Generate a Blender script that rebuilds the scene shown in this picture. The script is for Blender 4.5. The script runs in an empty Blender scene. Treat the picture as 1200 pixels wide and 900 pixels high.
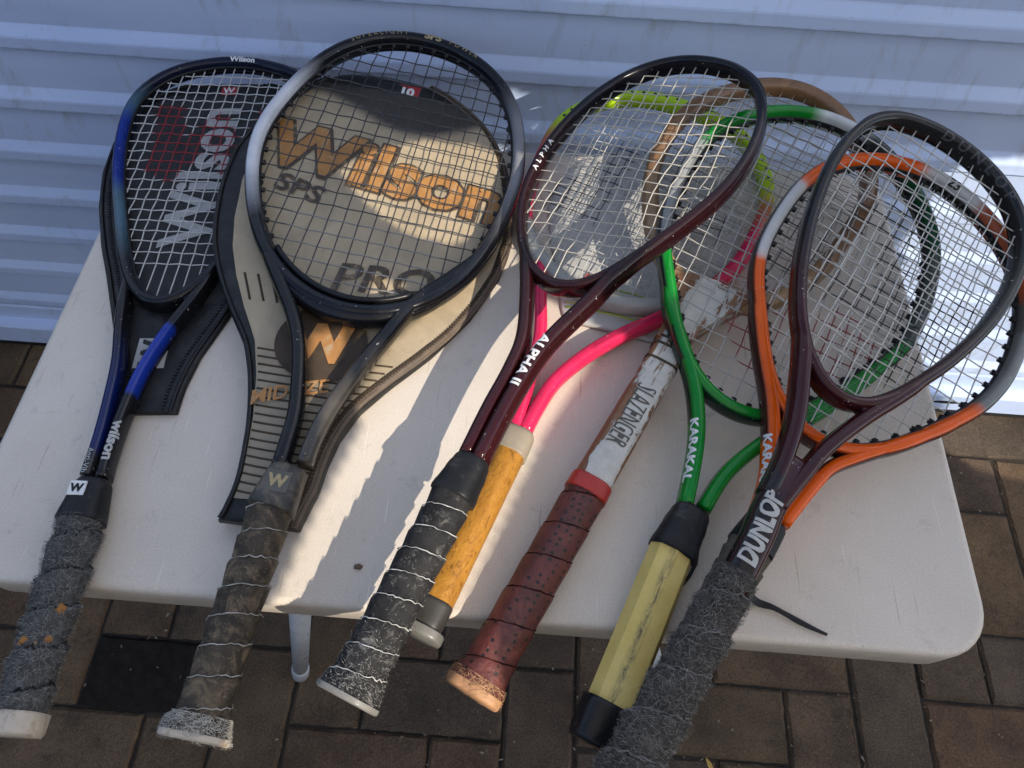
import bpy, bmesh, math, random
import numpy as np
from mathutils import Vector, Matrix

random.seed(7)
PI = math.pi
scene = bpy.context.scene
COL = scene.collection

# ------------------------------------------------------------------ camera, sky, sun, exposure
cam_data = bpy.data.cameras.new("camera")
cam = bpy.data.objects.new("camera", cam_data)
COL.objects.link(cam)
cam_data.sensor_width = 36.0
cam_data.lens = 26.55
cam_data.clip_start = 0.02
cam_data.clip_end = 500.0
_cx = Vector((0.99710, 0.07298, 0.02134))
_cy = Vector((-0.07359, 0.85551, 0.51253))
_cz = Vector((0.01915, -0.51261, 0.85841))
cam.matrix_world = Matrix(((_cx.x, _cy.x, _cz.x, 0.0), (_cx.y, _cy.y, _cz.y, 0.0), (_cx.z, _cy.z, _cz.z, 1.25), (0, 0, 0, 1)))
scene.camera = cam

SUN_DIR = Vector((0.53, -0.56, 0.64)).normalized()      # towards the sun
world = bpy.data.worlds.new("World")
scene.world = world
world.use_nodes = True
wn = world.node_tree
for n in list(wn.nodes):
    wn.nodes.remove(n)
sky = wn.nodes.new("ShaderNodeTexSky")
sky.sky_type = 'NISHITA'
sky.sun_disc = False
sky.sun_elevation = math.asin(SUN_DIR.z)
sky.sun_rotation = math.atan2(SUN_DIR.x, SUN_DIR.y)
sky.air_density = 1.0
sky.dust_density = 1.2
bg = wn.nodes.new("ShaderNodeBackground")
bg.inputs[1].default_value = 0.15
wo = wn.nodes.new("ShaderNodeOutputWorld")
wn.links.new(sky.outputs[0], bg.inputs[0])
wn.links.new(bg.outputs[0], wo.inputs[0])

sun_data = bpy.data.lights.new("sun", 'SUN')
sun_data.energy = 2.8
sun_data.angle = math.radians(0.35)
sun_data.color = (1.0, 0.90, 0.76)
sun = bpy.data.objects.new("sun", sun_data)
COL.objects.link(sun)
sun.rotation_euler = SUN_DIR.to_track_quat('Z', 'Y').to_euler()
sun.location = (3, -2, 4)

vs = scene.view_settings
vs.view_transform = 'Standard'
vs.look = 'None'
vs.exposure = 1.02
vs.gamma = 1.0
vs.use_curve_mapping = False

# ------------------------------------------------------------------ helpers: materials
def new_mat(name):
    m = bpy.data.materials.new(name)
    m.use_nodes = True
    nt = m.node_tree
    return m, nt, nt.nodes["Principled BSDF"]

def ramp(nt, fac, stops):
    r = nt.nodes.new("ShaderNodeValToRGB")
    els = r.color_ramp.elements
    while len(els) > 1:
        els.remove(els[0])
    els[0].position, els[0].color = stops[0][0], tuple(stops[0][1]) + (1,)
    for p, c in stops[1:]:
        e = els.new(p)
        e.color = tuple(c) + (1,)
    nt.links.new(fac, r.inputs[0])
    return r.outputs[0]

def noise(nt, scale, detail=4.0, rough=0.6, dist=0.0, coord="Object", stretch=None):
    tc = nt.nodes.new("ShaderNodeTexCoord")
    src = tc.outputs[coord]
    if stretch:
        mp = nt.nodes.new("ShaderNodeMapping")
        mp.inputs["Scale"].default_value = stretch
        nt.links.new(src, mp.inputs[0])
        src = mp.outputs[0]
    n = nt.nodes.new("ShaderNodeTexNoise")
    n.inputs["Scale"].default_value = scale
    n.inputs["Detail"].default_value = detail
    n.inputs["Roughness"].default_value = rough
    n.inputs["Distortion"].default_value = dist
    nt.links.new(src, n.inputs["Vector"])
    return n.outputs[0]

def mixc(nt, fac, a, b, mode='MIX'):
    n = nt.nodes.new("ShaderNodeMix")
    n.data_type = 'RGBA'
    n.blend_type = mode
    for s, val in ((n.inputs[0], fac), (n.inputs[6], a), (n.inputs[7], b)):
        if hasattr(val, "is_output"):
            nt.links.new(val, s)
        elif isinstance(val, (int, float)):
            s.default_value = val
        else:
            s.default_value = tuple(val) + (1,)
    return n.outputs[2]

def thresh(nt, fac, lo, hi):
    n = nt.nodes.new("ShaderNodeMapRange")
    n.inputs[1].default_value = lo
    n.inputs[2].default_value = hi
    nt.links.new(fac, n.inputs[0])
    return n.outputs[0]

def bump(nt, bsdf, height, strength, dist=0.001):
    b = nt.nodes.new("ShaderNodeBump")
    b.inputs["Strength"].default_value = strength
    b.inputs["Distance"].default_value = dist
    nt.links.new(height, b.inputs["Height"])
    nt.links.new(b.outputs[0], bsdf.inputs["Normal"])

def basic(name, color=None, rough=0.5, spec=0.5, coat=0.0, metal=0.0, mott=0.0, mott_scale=40.0, chips=0.0, chip_col=(0.35, 0.33, 0.3),
          chip_scale=260.0, bmp=0.0, bmp_scale=300.0, dirt=None, dirt_amt=0.0, dirt_scale=60.0, stretch=None, rough_var=0.15):
    """colour from a value or, when None, from the vertex colours 'Col'"""
    m, nt, b = new_mat(name)
    if color is None:
        a = nt.nodes.new("ShaderNodeAttribute")
        a.attribute_name = "Col"
        c = a.outputs[0]
    else:
        c = color
    if mott > 0:
        n = noise(nt, mott_scale, 6, 0.65, 0.3, stretch=stretch)
        g = ramp(nt, n, [(0.25, (1 - mott,) * 3), (0.75, (1 + mott * 0.7,) * 3)])
        c = mixc(nt, 1.0, c, g, 'MULTIPLY')
    if dirt is not None:
        n = noise(nt, dirt_scale, 8, 0.7, 0.6, stretch=stretch)
        c = mixc(nt, thresh(nt, n, 0.62 - dirt_amt * 0.3, 0.78 - dirt_amt * 0.25), c, dirt)
    if chips > 0:
        n = noise(nt, chip_scale, 5, 0.6, 0.2)
        c = mixc(nt, thresh(nt, n, 0.74 - chips * 0.1, 0.76 - chips * 0.1), c, chip_col)
    if hasattr(c, "is_output"):
        nt.links.new(c, b.inputs["Base Color"])
    else:
        b.inputs["Base Color"].default_value = tuple(c) + (1,)
    b.inputs["Roughness"].default_value = rough
    if rough_var > 0:
        n = noise(nt, 90.0, 5, 0.7)
        nt.links.new(ramp(nt, n, [(0.3, (max(0.02, rough - rough_var),) * 3), (0.7, (min(1, rough + rough_var),) * 3)]), b.inputs["Roughness"])
    b.inputs["Specular IOR Level"].default_value = spec
    b.inputs["Metallic"].default_value = metal
    if coat > 0:
        b.inputs["Coat Weight"].default_value = coat
        b.inputs["Coat Roughness"].default_value = 0.12
    if bmp > 0:
        bump(nt, b, noise(nt, bmp_scale, 5, 0.65), bmp)
    return m

# ------------------------------------------------------------------ helpers: meshes
def mesh_obj(name, verts, faces, mat, parent=None, cols=None, smooth=True, kind=None):
    me = bpy.data.meshes.new(name)
    me.from_pydata([tuple(v) for v in verts], [], faces)
    if smooth:
        me.polygons.foreach_set("use_smooth", [True] * len(me.polygons))
    if cols is not None:
        at = me.color_attributes.new("Col", 'FLOAT_COLOR', 'POINT')
        at.data.foreach_set("color", np.array([tuple(c) + (1.0,) for c in cols], dtype=np.float32).ravel())
    me.materials.append(mat)
    me.update()
    o = bpy.data.objects.new(name, me)
    COL.objects.link(o)
    if parent is not None:
        o.parent = parent
    if kind:
        o["kind"] = kind
    return o

def tag(o, label, cat, group=None):
    o["label"] = label
    o["category"] = cat
    if group:
        o["group"] = group
    return o

def empty(name, loc=(0, 0, 0), mat=None):
    o = bpy.data.objects.new(name, None)
    o.empty_display_size = 0.05
    COL.objects.link(o)
    if mat is not None:
        o.matrix_world = mat
    else:
        o.location = loc
    return o

def struct(o):
    o["kind"] = "structure"
    return o

class MB:
    """collects geometry for one mesh"""
    def __init__(self):
        self.v, self.f, self.c = [], [], []
    def add(self, verts, faces, col=None):
        k = len(self.v)
        self.v += [Vector(p) for p in verts]
        self.f += [tuple(i + k for i in q) for q in faces]
        if col is not None:
            self.c += list(col) if isinstance(col, list) else [col] * len(verts)
    def box(self, x0, x1, y0, y1, z0, z1, col=None):
        self.add([(x, y, z) for z in (z0, z1) for y in (y0, y1) for x in (x0, x1)],
                 [(0, 2, 3, 1), (4, 5, 7, 6), (0, 1, 5, 4), (2, 6, 7, 3), (0, 4, 6, 2), (1, 3, 7, 5)], col)
    def obj(self, name, mat, parent=None, smooth=True, kind=None):
        return mesh_obj(name, self.v, self.f, mat, parent, self.c if self.c else None, smooth, kind)

def catmull(pts, n, closed=False):
    P = [np.array(p, float) for p in pts]
    m = len(P)
    out = []
    segs = m if closed else m - 1
    for i in range(segs):
        if closed:
            p0, p1, p2, p3 = P[(i - 1) % m], P[i], P[(i + 1) % m], P[(i + 2) % m]
        else:
            p0, p1, p2, p3 = P[max(i - 1, 0)], P[i], P[i + 1], P[min(i + 2, m - 1)]
        for k in range(8):
            t = k / 8
            out.append(0.5 * ((2 * p1) + (-p0 + p2) * t + (2 * p0 - 5 * p1 + 4 * p2 - p3) * t * t + (-p0 + 3 * p1 - 3 * p2 + p3) * t ** 3))
    out.append(P[0].copy() if closed else P[-1])
    out = np.array(out)
    s = np.r_[0, np.cumsum(np.linalg.norm(np.diff(out, axis=0), axis=1))]
    q = np.linspace(0, s[-1], n + 1 if closed else n)
    r = np.stack([np.interp(q, s, out[:, k]) for k in range(out.shape[1])], 1)
    return r[:-1] if closed else r

def ringprof(k, p):
    a = 2 * PI * k
    c, s = math.cos(a), math.sin(a)
    return math.copysign(abs(c) ** p, c), math.copysign(abs(s) ** p, s)

def sweep(mb, path, wid, thk, closed=False, nseg=12, p=0.75, colf=None, up=Vector((0, 0, 1)), caps=True):
    """tube of width wid (across, in plane) and height thk (along up) along path; wid/thk are numbers or functions of 0..1"""
    path = [Vector((q[0], q[1], q[2] if len(q) > 2 else 0.0)) for q in path]
    n = len(path)
    verts, cols, faces = [], [], []
    for i, c in enumerate(path):
        if closed:
            t = path[(i + 1) % n] - path[i - 1]
        else:
            t = path[min(i + 1, n - 1)] - path[max(i - 1, 0)]
        t.normalize()
        side = t.cross(up).normalized()
        upn = side.cross(t)
        f = i / n if closed else i / (n - 1)
        w = wid(f) if callable(wid) else wid
        h = thk(f) if callable(thk) else thk
        for k in range(nseg):
            a, b = ringprof((k + 0.5) / nseg, p)
            verts.append(c + side * (a * w / 2) + upn * (b * h / 2))
            if colf:
                cols.append(colf(f, a, b, c))
    for i in range(n if closed else n - 1):
        j = (i + 1) % n
        for k in range(nseg):
            l = (k + 1) % nseg
            faces.append((i * nseg + k, j * nseg + k, j * nseg + l, i * nseg + l))
    if caps and not closed:
        faces.append(tuple(range(nseg)))
        faces.append(tuple((n - 1) * nseg + k for k in range(nseg - 1, -1, -1)))
    mb.add(verts, faces, cols if colf else None)

def tube(mb, pts, r, nseg=5, col=None):
    """thin tube with any direction"""
    P = [Vector(p) for p in pts]
    n = len(P)
    verts, faces = [], []
    ref = None
    for i, c in enumerate(P):
        t = (P[min(i + 1, n - 1)] - P[max(i - 1, 0)])
        if t.length < 1e-9:
            t = Vector((0, 0, 1))
        t.normalize()
        if ref is None:
            ref = t.cross(Vector((0.3, 0.5, 0.81))).normalized()
        a = (ref - t * ref.dot(t)).normalized()
        ref = a
        b = t.cross(a)
        rr = r(i / (n - 1)) if callable(r) else r
        for k in range(nseg):
            g = 2 * PI * k / nseg
            verts.append(c + a * (math.cos(g) * rr) + b * (math.sin(g) * rr))
    for i in range(n - 1):
        for k in range(nseg):
            l = (k + 1) % nseg
            faces.append((i * nseg + k, i * nseg + l, (i + 1) * nseg + l, (i + 1) * nseg + k))
    faces.append(tuple(range(nseg - 1, -1, -1)))
    faces.append(tuple((n - 1) * nseg + k for k in range(nseg)))
    if isinstance(col, list):
        cc = [col[i] for i in range(n) for k in range(nseg)]
    else:
        cc = col
    mb.add(verts, faces, cc)

_textcache = {}
def text_geo(body, size, bold=0.0, shear=0.0, spacing=1.0, xs=1.0):
    """flat text as vertices and faces, centred, x along the reading direction"""
    key = (body, bold, shear, spacing)
    if key not in _textcache:
        cu = bpy.data.curves.new("text", 'FONT')
        cu.body = body
        cu.size = 1.0
        cu.offset = bold
        cu.shear = shear
        cu.space_character = spacing
        cu.resolution_u = 3
        ob = bpy.data.objects.new("text", cu)
        COL.objects.link(ob)
        dg = bpy.context.evaluated_depsgraph_get()
        ev = ob.evaluated_get(dg)
        me = ev.to_mesh()
        tb = bmesh.new()
        tb.from_mesh(me)
        ev.to_mesh_clear()
        bmesh.ops.triangulate(tb, faces=tb.faces[:])
        for _ in range(3):
            long_ = [e for e in tb.edges if e.calc_length() > 0.16]
            if not long_:
                break
            bmesh.ops.subdivide_edges(tb, edges=long_, cuts=1)
            bmesh.ops.triangulate(tb, faces=tb.faces[:])
        tb.verts.index_update()
        v = np.array([tuple(q.co) for q in tb.verts])
        f = [tuple(q.index for q in pl.verts) for pl in tb.faces]
        tb.free()
        bpy.data.objects.remove(ob)
        bpy.data.curves.remove(cu)
        v[:, 0] -= (v[:, 0].min() + v[:, 0].max()) / 2
        v[:, 1] -= (v[:, 1].min() + v[:, 1].max()) / 2
        _textcache[key] = (v, f)
    v, f = _textcache[key]
    return v[:, :2] * np.array([size * xs, size]), f

def text_flat(name, body, size, pos, ang, mat, parent, nz, bold=0.0, shear=0.0, xs=1.0, spacing=1.0):
    """text on a sheet: nz is a number or a function (u, v) -> height"""
    v, f = text_geo(body, size, bold, shear, spacing, xs)
    ca, sa = math.cos(ang), math.sin(ang)
    out = []
    for x, y in v:
        u, w = pos[0] + x * ca - y * sa, pos[1] + x * sa + y * ca
        out.append((u, w, nz(u, w) if callable(nz) else nz))
    return mesh_obj(name, out, f, mat, parent, smooth=False)

def text_path(name, body, size, path, s0, mat, parent, width, thick, bold=0.0, shear=0.0, xs=1.0, phi0=90.0, eps=0.0004, p=0.75, spacing=1.0):
    """text laid along a path and wrapped over the tube that follows it; s0 = arc position of the text's middle"""
    v, f = text_geo(body, size, bold, shear, spacing, xs)
    P = np.array([(q[0], q[1]) for q in path], float)
    s = np.r_[0, np.cumsum(np.linalg.norm(np.diff(P, axis=0), axis=1))]
    out = []
    for x, y in v:
        q = s0 + x
        c = np.array([np.interp(q, s, P[:, 0]), np.interp(q, s, P[:, 1])])
        d = np.array([np.interp(q + 0.002, s, P[:, 0]), np.interp(q + 0.002, s, P[:, 1])]) - np.array([np.interp(q - 0.002, s, P[:, 0]), np.interp(q - 0.002, s, P[:, 1])])
        d /= (np.linalg.norm(d) + 1e-12)
        left = np.array([-d[1], d[0]])
        w = width(q) if callable(width) else width
        rad = (w + thick) / 4
        a = math.radians(phi0) + y / rad          # angle over the section, 90 = top, 180 = left side
        ca, sa = math.cos(a), math.sin(a)
        lx = -math.copysign(abs(ca) ** p, ca) * (w / 2 + eps)
        hz = math.copysign(abs(sa) ** p, sa) * (thick / 2 + eps)
        # y positive moves to the left of the reading direction
        o = c + left * lx
        out.append((o[0], o[1], hz))
    return mesh_obj(name, out, f, mat, parent, smooth=False)

def lerp(a, b, t):
    return tuple(x + (y - x) * t for x, y in zip(a, b))

def colour_ring(stops, soft=4.0):
    """colour as a function of the clock angle (degrees from the tip) with short blends"""
    stops = sorted(stops)
    def f(th):
        th %= 360.0
        prev = stops[-1][1]
        for a, c in stops:
            if th < a:
                break
            prev = c
        col = prev
        for i, (a, c) in enumerate(stops):
            d = (th - a + 180) % 360 - 180
            if -soft < d < soft:
                col = lerp(stops[i - 1][1], c, (d + soft) / (2 * soft))
        return col
    return f

def in_poly(x, y, poly):
    c = False
    j = len(poly) - 1
    for i in range(len(poly)):
        xi, yi = poly[i]
        xj, yj = poly[j]
        if (yi > y) != (yj > y) and x < (xj - xi) * (y - yi) / (yj - yi) + xi:
            c = not c
        j = i
    return c

def seg_dist(px, py, a, b):
    ax, ay = a
    bx, by = b
    dx, dy = bx - ax, by - ay
    t = max(0, min(1, ((px - ax) * dx + (py - ay) * dy) / (dx * dx + dy * dy)))
    return math.hypot(px - ax - t * dx, py - ay - t * dy)

# ------------------------------------------------------------------ the setting: ground, paving, roller door, table
TZ = 0.70            # table top height
UNIT = 0.1085        # paver module
m_sand, nt, b = new_mat("joint_sand")
nt.links.new(ramp(nt, noise(nt, 180, 6, 0.7), [(0.3, (0.010, 0.008, 0.006)), (0.7, (0.036, 0.028, 0.020))]), b.inputs["Base Color"])
b.inputs["Roughness"].default_value = 0.95

def paver_material():
    m, nt, b = new_mat("concrete_paver")
    oi = nt.nodes.new("ShaderNodeObjectInfo")
    tone = ramp(nt, oi.outputs["Random"], [(0.0, (0.056, 0.039, 0.026)), (0.25, (0.090, 0.060, 0.034)), (0.5, (0.118, 0.074, 0.039)), (0.75, (0.068, 0.050, 0.035)), (1.0, (0.108, 0.062, 0.034))])
    geo = nt.nodes.new("ShaderNodeNewGeometry")
    def wnoise(scale, detail, rough):
        n = nt.nodes.new("ShaderNodeTexNoise")
        n.inputs["Scale"].default_value = scale
        n.inputs["Detail"].default_value = detail
        n.inputs["Roughness"].default_value = rough
        nt.links.new(geo.outputs["Position"], n.inputs["Vector"])
        return n.outputs[0]
    c = mixc(nt, 1.0, tone, ramp(nt, wnoise(9, 5, 0.6), [(0.3, (0.5,) * 3), (0.7, (1.3,) * 3)]), 'MULTIPLY')
    c = mixc(nt, 1.0, c, ramp(nt, wnoise(330, 7, 0.8), [(0.28, (0.32,) * 3), (0.5, (1.0,) * 3), (0.75, (1.9,) * 3)]), 'MULTIPLY')
    c = mixc(nt, thresh(nt, wnoise(16, 8, 0.75), 0.56, 0.74), c, (0.030, 0.024, 0.018))
    c = mixc(nt, thresh(nt, wnoise(60, 8, 0.8), 0.60, 0.80), c, (0.13, 0.10, 0.07))
    spk = thresh(nt, wnoise(700, 2, 0.5), 0.66, 0.70)
    c = mixc(nt, spk, c, (0.18, 0.15, 0.12))
    nt.links.new(c, b.inputs["Base Color"])
    b.inputs["Roughness"].default_value = 0.88
    b.inputs["Specular IOR Level"].default_value = 0.3
    bump(nt, b, wnoise(480, 6, 0.75), 0.8, 0.0012)
    return m

m_paver = paver_material()
m_paver_wet = basic("damp_dark_paver", (0.014, 0.0115, 0.009), rough=0.85, spec=0.15, mott=0.6, mott_scale=60, bmp=0.6, bmp_scale=450)

gr = MB()
gr.add([(-60, -60, -0.0065), (60, -60, -0.0065), (60, 60, -0.0065), (-60, 60, -0.0065)], [(0, 1, 2, 3)])
ground = struct(gr.obj("ground", m_sand, smooth=False))

paving = struct(empty("paving"))

def paver_mesh(name, lx, ly, mat, seed):
    rnd = random.Random(seed)
    bm = bmesh.new()
    g = 0.0022
    x0, x1, y0, y1 = g, lx - g, g, ly - g
    ch = 0.0045
    nx, ny = max(2, int(round(lx / 0.013))), max(2, int(round(ly / 0.013)))
    # top edge loop with slight unevenness
    def loop(ins, z, jit):
        pts = []
        for i in range(nx):
            pts.append((x0 + ins + (x1 - x0 - 2 * ins) * i / nx, y0 + ins))
        for i in range(ny):
            pts.append((x1 - ins, y0 + ins + (y1 - y0 - 2 * ins) * i / ny))
        for i in range(nx):
            pts.append((x1 - ins - (x1 - x0 - 2 * ins) * i / nx, y1 - ins))
        for i in range(ny):
            pts.append((x0 + ins, y1 - ins - (y1 - y0 - 2 * ins) * i / ny))
        return [bm.verts.new((a + rnd.uniform(-jit, jit), c + rnd.uniform(-jit, jit), z + rnd.uniform(-jit, jit) * 0.5)) for a, c in pts]
    a = loop(0, -0.02, 0.0)
    b_ = loop(0, -ch, 0.0011)
    c = loop(ch, 0.0, 0.0013)
    n = len(a)
    for i in range(n):
        j = (i + 1) % n
        bm.faces.new((a[i], a[j], b_[j], b_[i]))
        bm.faces.new((b_[i], b_[j], c[j], c[i]))
    bm.faces.new(c)
    me = bpy.data.meshes.new(name)
    bm.to_mesh(me)
    bm.free()
    me.materials.append(mat)
    return me

pav_h = [paver_mesh("paver", 2 * UNIT, UNIT, m_paver, s) for s in range(4)]
pav_v = [paver_mesh("paver", UNIT, 2 * UNIT, m_paver, s + 9) for s in range(4)]
pav_dark = paver_mesh("paver", 2 * UNIT, UNIT, m_paver_wet, 31)
X0, Y0 = 0.5445, 0.2295                 # corner of the reference cell
for ix in range(-17, 10):
    for iy in range(-8, 6):
        ty = (ix - iy + 2) % 4
        if ty == 0:
            me, px, py = random.choice(pav_h), X0 + ix * UNIT, Y0 + iy * UNIT
            if ix == -11 and iy == -1:
                me = pav_dark
        elif ty == 3:
            me, px, py = random.choice(pav_v), X0 + ix * UNIT, Y0 + iy * UNIT
        else:
            continue
        if py > 0.80 or px < -1.4 or px > 1.5:
            continue
        o = bpy.data.objects.new("paver", me)
        COL.objects.link(o)
        o.parent = paving
        o.location = (px, py, random.uniform(-0.0025, 0.0015))
        o.rotation_euler = (random.uniform(-0.008, 0.008), random.uniform(-0.008, 0.008), random.uniform(-0.006, 0.006))

# added block wall, unseen behind the camera, to cut skylight on the door
m_wall = basic("added_wall_grey", (0.14, 0.13, 0.12), rough=0.9, mott=0.3, mott_scale=6, bmp=0.5, bmp_scale=60)
mb = MB()
for r_ in range(10):
    for k_ in range(18):
        x_ = -4.0 + 0.45 * k_ + (0.225 if r_ % 2 else 0)
        mb.box(x_ + 0.005, x_ + 0.445, -3.12, -2.93, 0.20 * r_ + 0.005, 0.20 * r_ + 0.195)
wall = mb.obj("added_block_wall", m_wall, smooth=False)
tag(wall, "added grey block wall, unseen behind the viewer, dimming the door", "wall")

# roller door ------------------------------------------------------
m, nt, b = new_mat("door_paint")
n1 = noise(nt, 3.0, 5, 0.6, 0.5, stretch=(1.0, 1.0, 0.25))
c = ramp(nt, n1, [(0.3, (0.42, 0.53, 0.77)), (0.7, (0.50, 0.61, 0.83))])
n2 = noise(nt, 22.0, 7, 0.72, 1.2, stretch=(1.0, 1.0, 0.3))
c = mixc(nt, thresh(nt, n2, 0.55, 0.80), c, (0.33, 0.37, 0.45))
n3 = noise(nt, 230.0, 3, 0.5)
c = mixc(nt, thresh(nt, n3, 0.74, 0.78), c, (0.12, 0.11, 0.10))
# darker broken band along the foot of each slat
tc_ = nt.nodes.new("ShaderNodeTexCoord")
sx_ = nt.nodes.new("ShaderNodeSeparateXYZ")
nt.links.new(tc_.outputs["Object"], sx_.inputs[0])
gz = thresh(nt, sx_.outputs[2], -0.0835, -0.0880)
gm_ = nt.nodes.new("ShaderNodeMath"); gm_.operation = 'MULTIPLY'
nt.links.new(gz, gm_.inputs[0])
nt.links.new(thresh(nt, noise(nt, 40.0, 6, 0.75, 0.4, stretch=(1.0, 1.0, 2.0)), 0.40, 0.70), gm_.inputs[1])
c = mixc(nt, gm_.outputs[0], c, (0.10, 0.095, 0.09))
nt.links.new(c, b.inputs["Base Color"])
nt.links.new(ramp(nt, n2, [(0.3, (0.30,) * 3), (0.7, (0.48,) * 3)]), b.inputs["Roughness"])
b.inputs["Specular IOR Level"].default_value = 0.45
bump(nt, b, noise(nt, 14.0, 3, 0.5), 0.12, 0.003)
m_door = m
m_slot = basic("slot_black", (0.006, 0.006, 0.006), rough=0.8)
m_rubber = basic("rubber_black", (0.012, 0.012, 0.013), rough=0.6, mott=0.3, bmp=0.3)

YD = 0.770
door = empty("roller_door", (0, YD, 0))
tag(door, "pale blue-white ribbed metal roller door behind the table", "door")
PITCH = 0.0901
prof = [(0.0, 0.0), (-0.030, -0.0004), (-0.0560, 0.0), (-0.0580, -0.0007), (-0.0700, -0.0066), (-0.0725, -0.0072), (-0.0862, -0.0074), (-0.0876, -0.0060), (-0.0880, 0.0030), (-0.0890, 0.0060), (-0.0898, 0.0060), (-0.0901, 0.0)]
sl = MB()
xs = [-2.6 + 5.2 * i / 26 for i in range(27)]
V, F = [], []
for x in xs:
    for z, y in prof:
        V.append((x, y + 0.0008 * math.sin(3.1 * x + 20 * z) + 0.0005 * math.sin(11.3 * x + 31 * z), z))
k = len(prof)
for i in range(len(xs) - 1):
    for j in range(k - 1):
        F.append((i * k + j, i * k + j + 1, (i + 1) * k + j + 1, (i + 1) * k + j))
sl.add(V, F)
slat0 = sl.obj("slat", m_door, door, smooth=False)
for j in range(1, 24):
    o = bpy.data.objects.new("slat", slat0.data)
    COL.objects.link(o)
    o.parent = door
    o.location = (0.37 * (j % 5) - 0.7, 0, 0.123 + PITCH * j)
slat0.location = (0, 0, 0.123 + PITCH * 24)
r = MB()
def rail_strip(mb, prof, x0, x1, n=2):
    V, F = [], []
    for i in range(n):
        x = x0 + (x1 - x0) * i / (n - 1)
        for y, z in prof:
            V.append((x, y, z))
    k = len(prof)
    for i in range(n - 1):
        for j in range(k):
            l = (j + 1) % k
            F.append((i * k + j, i * k + l, (i + 1) * k + l, (i + 1) * k + j))
    F.append(tuple(range(k)))
    F.append(tuple((n - 1) * k + q for q in range(k - 1, -1, -1)))
    mb.add(V, F)
rail_strip(r, [(0.004, 0.1225), (-0.006, 0.1225), (-0.008, 0.118), (-0.008, 0.084), (-0.024, 0.080), (-0.027, 0.076), (-0.027, 0.030), (-0.024, 0.027), (0.004, 0.027)], -2.6, 2.6)
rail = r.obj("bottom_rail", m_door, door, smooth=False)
for x in (0.772, -1.2):
    s = MB()
    pts = [(x + 0.026 * math.cos(a), -0.0276, 0.056 + 0.0045 * math.sin(a)) for a in [2 * PI * i / 20 for i in range(20)]]
    s.add(pts, [tuple(range(20))])
    s.obj("slot", m_slot, rail, smooth=False)
s = MB()
s.box(-2.6, 2.6, -0.018, 0.002, 0.004, 0.0265)
s.obj("bottom_seal", m_rubber, door, smooth=False)

# folding table ----------------------------------------------------
m, nt, b = new_mat("table_plastic")
n1 = noise(nt, 7.0, 5, 0.6, 0.4)
c = ramp(nt, n1, [(0.3, (0.545, 0.485, 0.41)), (0.7, (0.615, 0.55, 0.47))])
n2 = noise(nt, 55.0, 8, 0.72, 0.5)
c = mixc(nt, thresh(nt, n2, 0.58, 0.86), c, (0.34, 0.30, 0.25))
def scratches(ang, sc, lo, hi):
    tc = nt.nodes.new("ShaderNodeTexCoord")
    mp = nt.nodes.new("ShaderNodeMapping")
    mp.inputs["Rotation"].default_value = (0, 0, ang)
    mp.inputs["Scale"].default_value = (sc, sc * 0.030, sc)
    nt.links.new(tc.outputs["Object"], mp.inputs[0])
    n = nt.nodes.new("ShaderNodeTexNoise")
    n.inputs["Scale"].default_value = 1.0
    n.inputs["Detail"].default_value = 3
    nt.links.new(mp.outputs[0], n.inputs["Vector"])
    return thresh(nt, n.outputs[0], lo, hi)
c = mixc(nt, scratches(0.9, 420, 0.675, 0.735), c, (0.70, 0.64, 0.56))
c = mixc(nt, scratches(1.75, 520, 0.685, 0.75), c, (0.70, 0.63, 0.55))
c = mixc(nt, scratches(-0.5, 460, 0.68, 0.73), c, (0.40, 0.34, 0.28))
c = mixc(nt, 1.0, c, ramp(nt, noise(nt, 700.0, 4, 0.7), [(0.25, (0.84,) * 3), (0.75, (1.12,) * 3)]), 'MULTIPLY')
spk = noise(nt, 330.0, 3, 0.5)
c = mixc(nt, thresh(nt, spk, 0.755, 0.78), c, (0.24, 0.20, 0.17))
nt.links.new(c, b.inputs["Base Color"])
b.inputs["Roughness"].default_value = 0.46
b.inputs["Specular IOR Level"].default_value = 0.4
bump(nt, b, noise(nt, 900.0, 4, 0.7), 0.30, 0.0006)
m_table = m
m_leg = basic("leg_enamel", (0.42, 0.44, 0.46), rough=0.35, mott=0.12, mott_scale=30)
m_foot = basic("foot_plastic", (0.36, 0.37, 0.38), rough=0.5)

TX0, TX1, TY0, TY1 = -0.4175, 0.347, 0.131, 0.612
table = empty("folding_table", ((TX0 + TX1) / 2, (TY0 + TY1) / 2, 0))
tag(table, "small white plastic folding table holding all the rackets", "table")
def rounded_rect(x0, x1, y0, y1, r, n=9):
    pts = []
    for cx, cy, a0 in ((x1 - r, y0 + r, -PI / 2), (x1 - r, y1 - r, 0), (x0 + r, y1 - r, PI / 2), (x0 + r, y0 + r, PI)):
        for i in range(n):
            a = a0 + PI / 2 * i / (n - 1)
            pts.append((cx + r * math.cos(a), cy + r * math.sin(a)))
    return pts
bm = bmesh.new()
hx, hy = (TX1 - TX0) / 2, (TY1 - TY0) / 2
loops = []
for ins, z in ((0.0055, TZ), (0.0030, TZ - 0.0006), (0.0012, TZ - 0.0018), (0.0003, TZ - 0.0036), (0.0, TZ - 0.006), (0.0012, TZ - 0.034), (0.0030, TZ - 0.0365), (0.007, TZ - 0.037), (0.0085, TZ - 0.034), (0.009, TZ - 0.012)):
    loops.append([bm.verts.new((x, y, z)) for x, y in rounded_rect(-hx + ins, hx - ins, -hy + ins, hy - ins, 0.040 - ins)])
for A, B in zip(loops, loops[1:]):
    for i in range(len(A)):
        j = (i + 1) % len(A)
        bm.faces.new((A[i], B[i], B[j], A[j]))
bm.faces.new(loops[0])
bm.faces.new(list(reversed(loops[-1])))
me = bpy.data.meshes.new("table_top")
bm.to_mesh(me)
bm.free()
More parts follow.
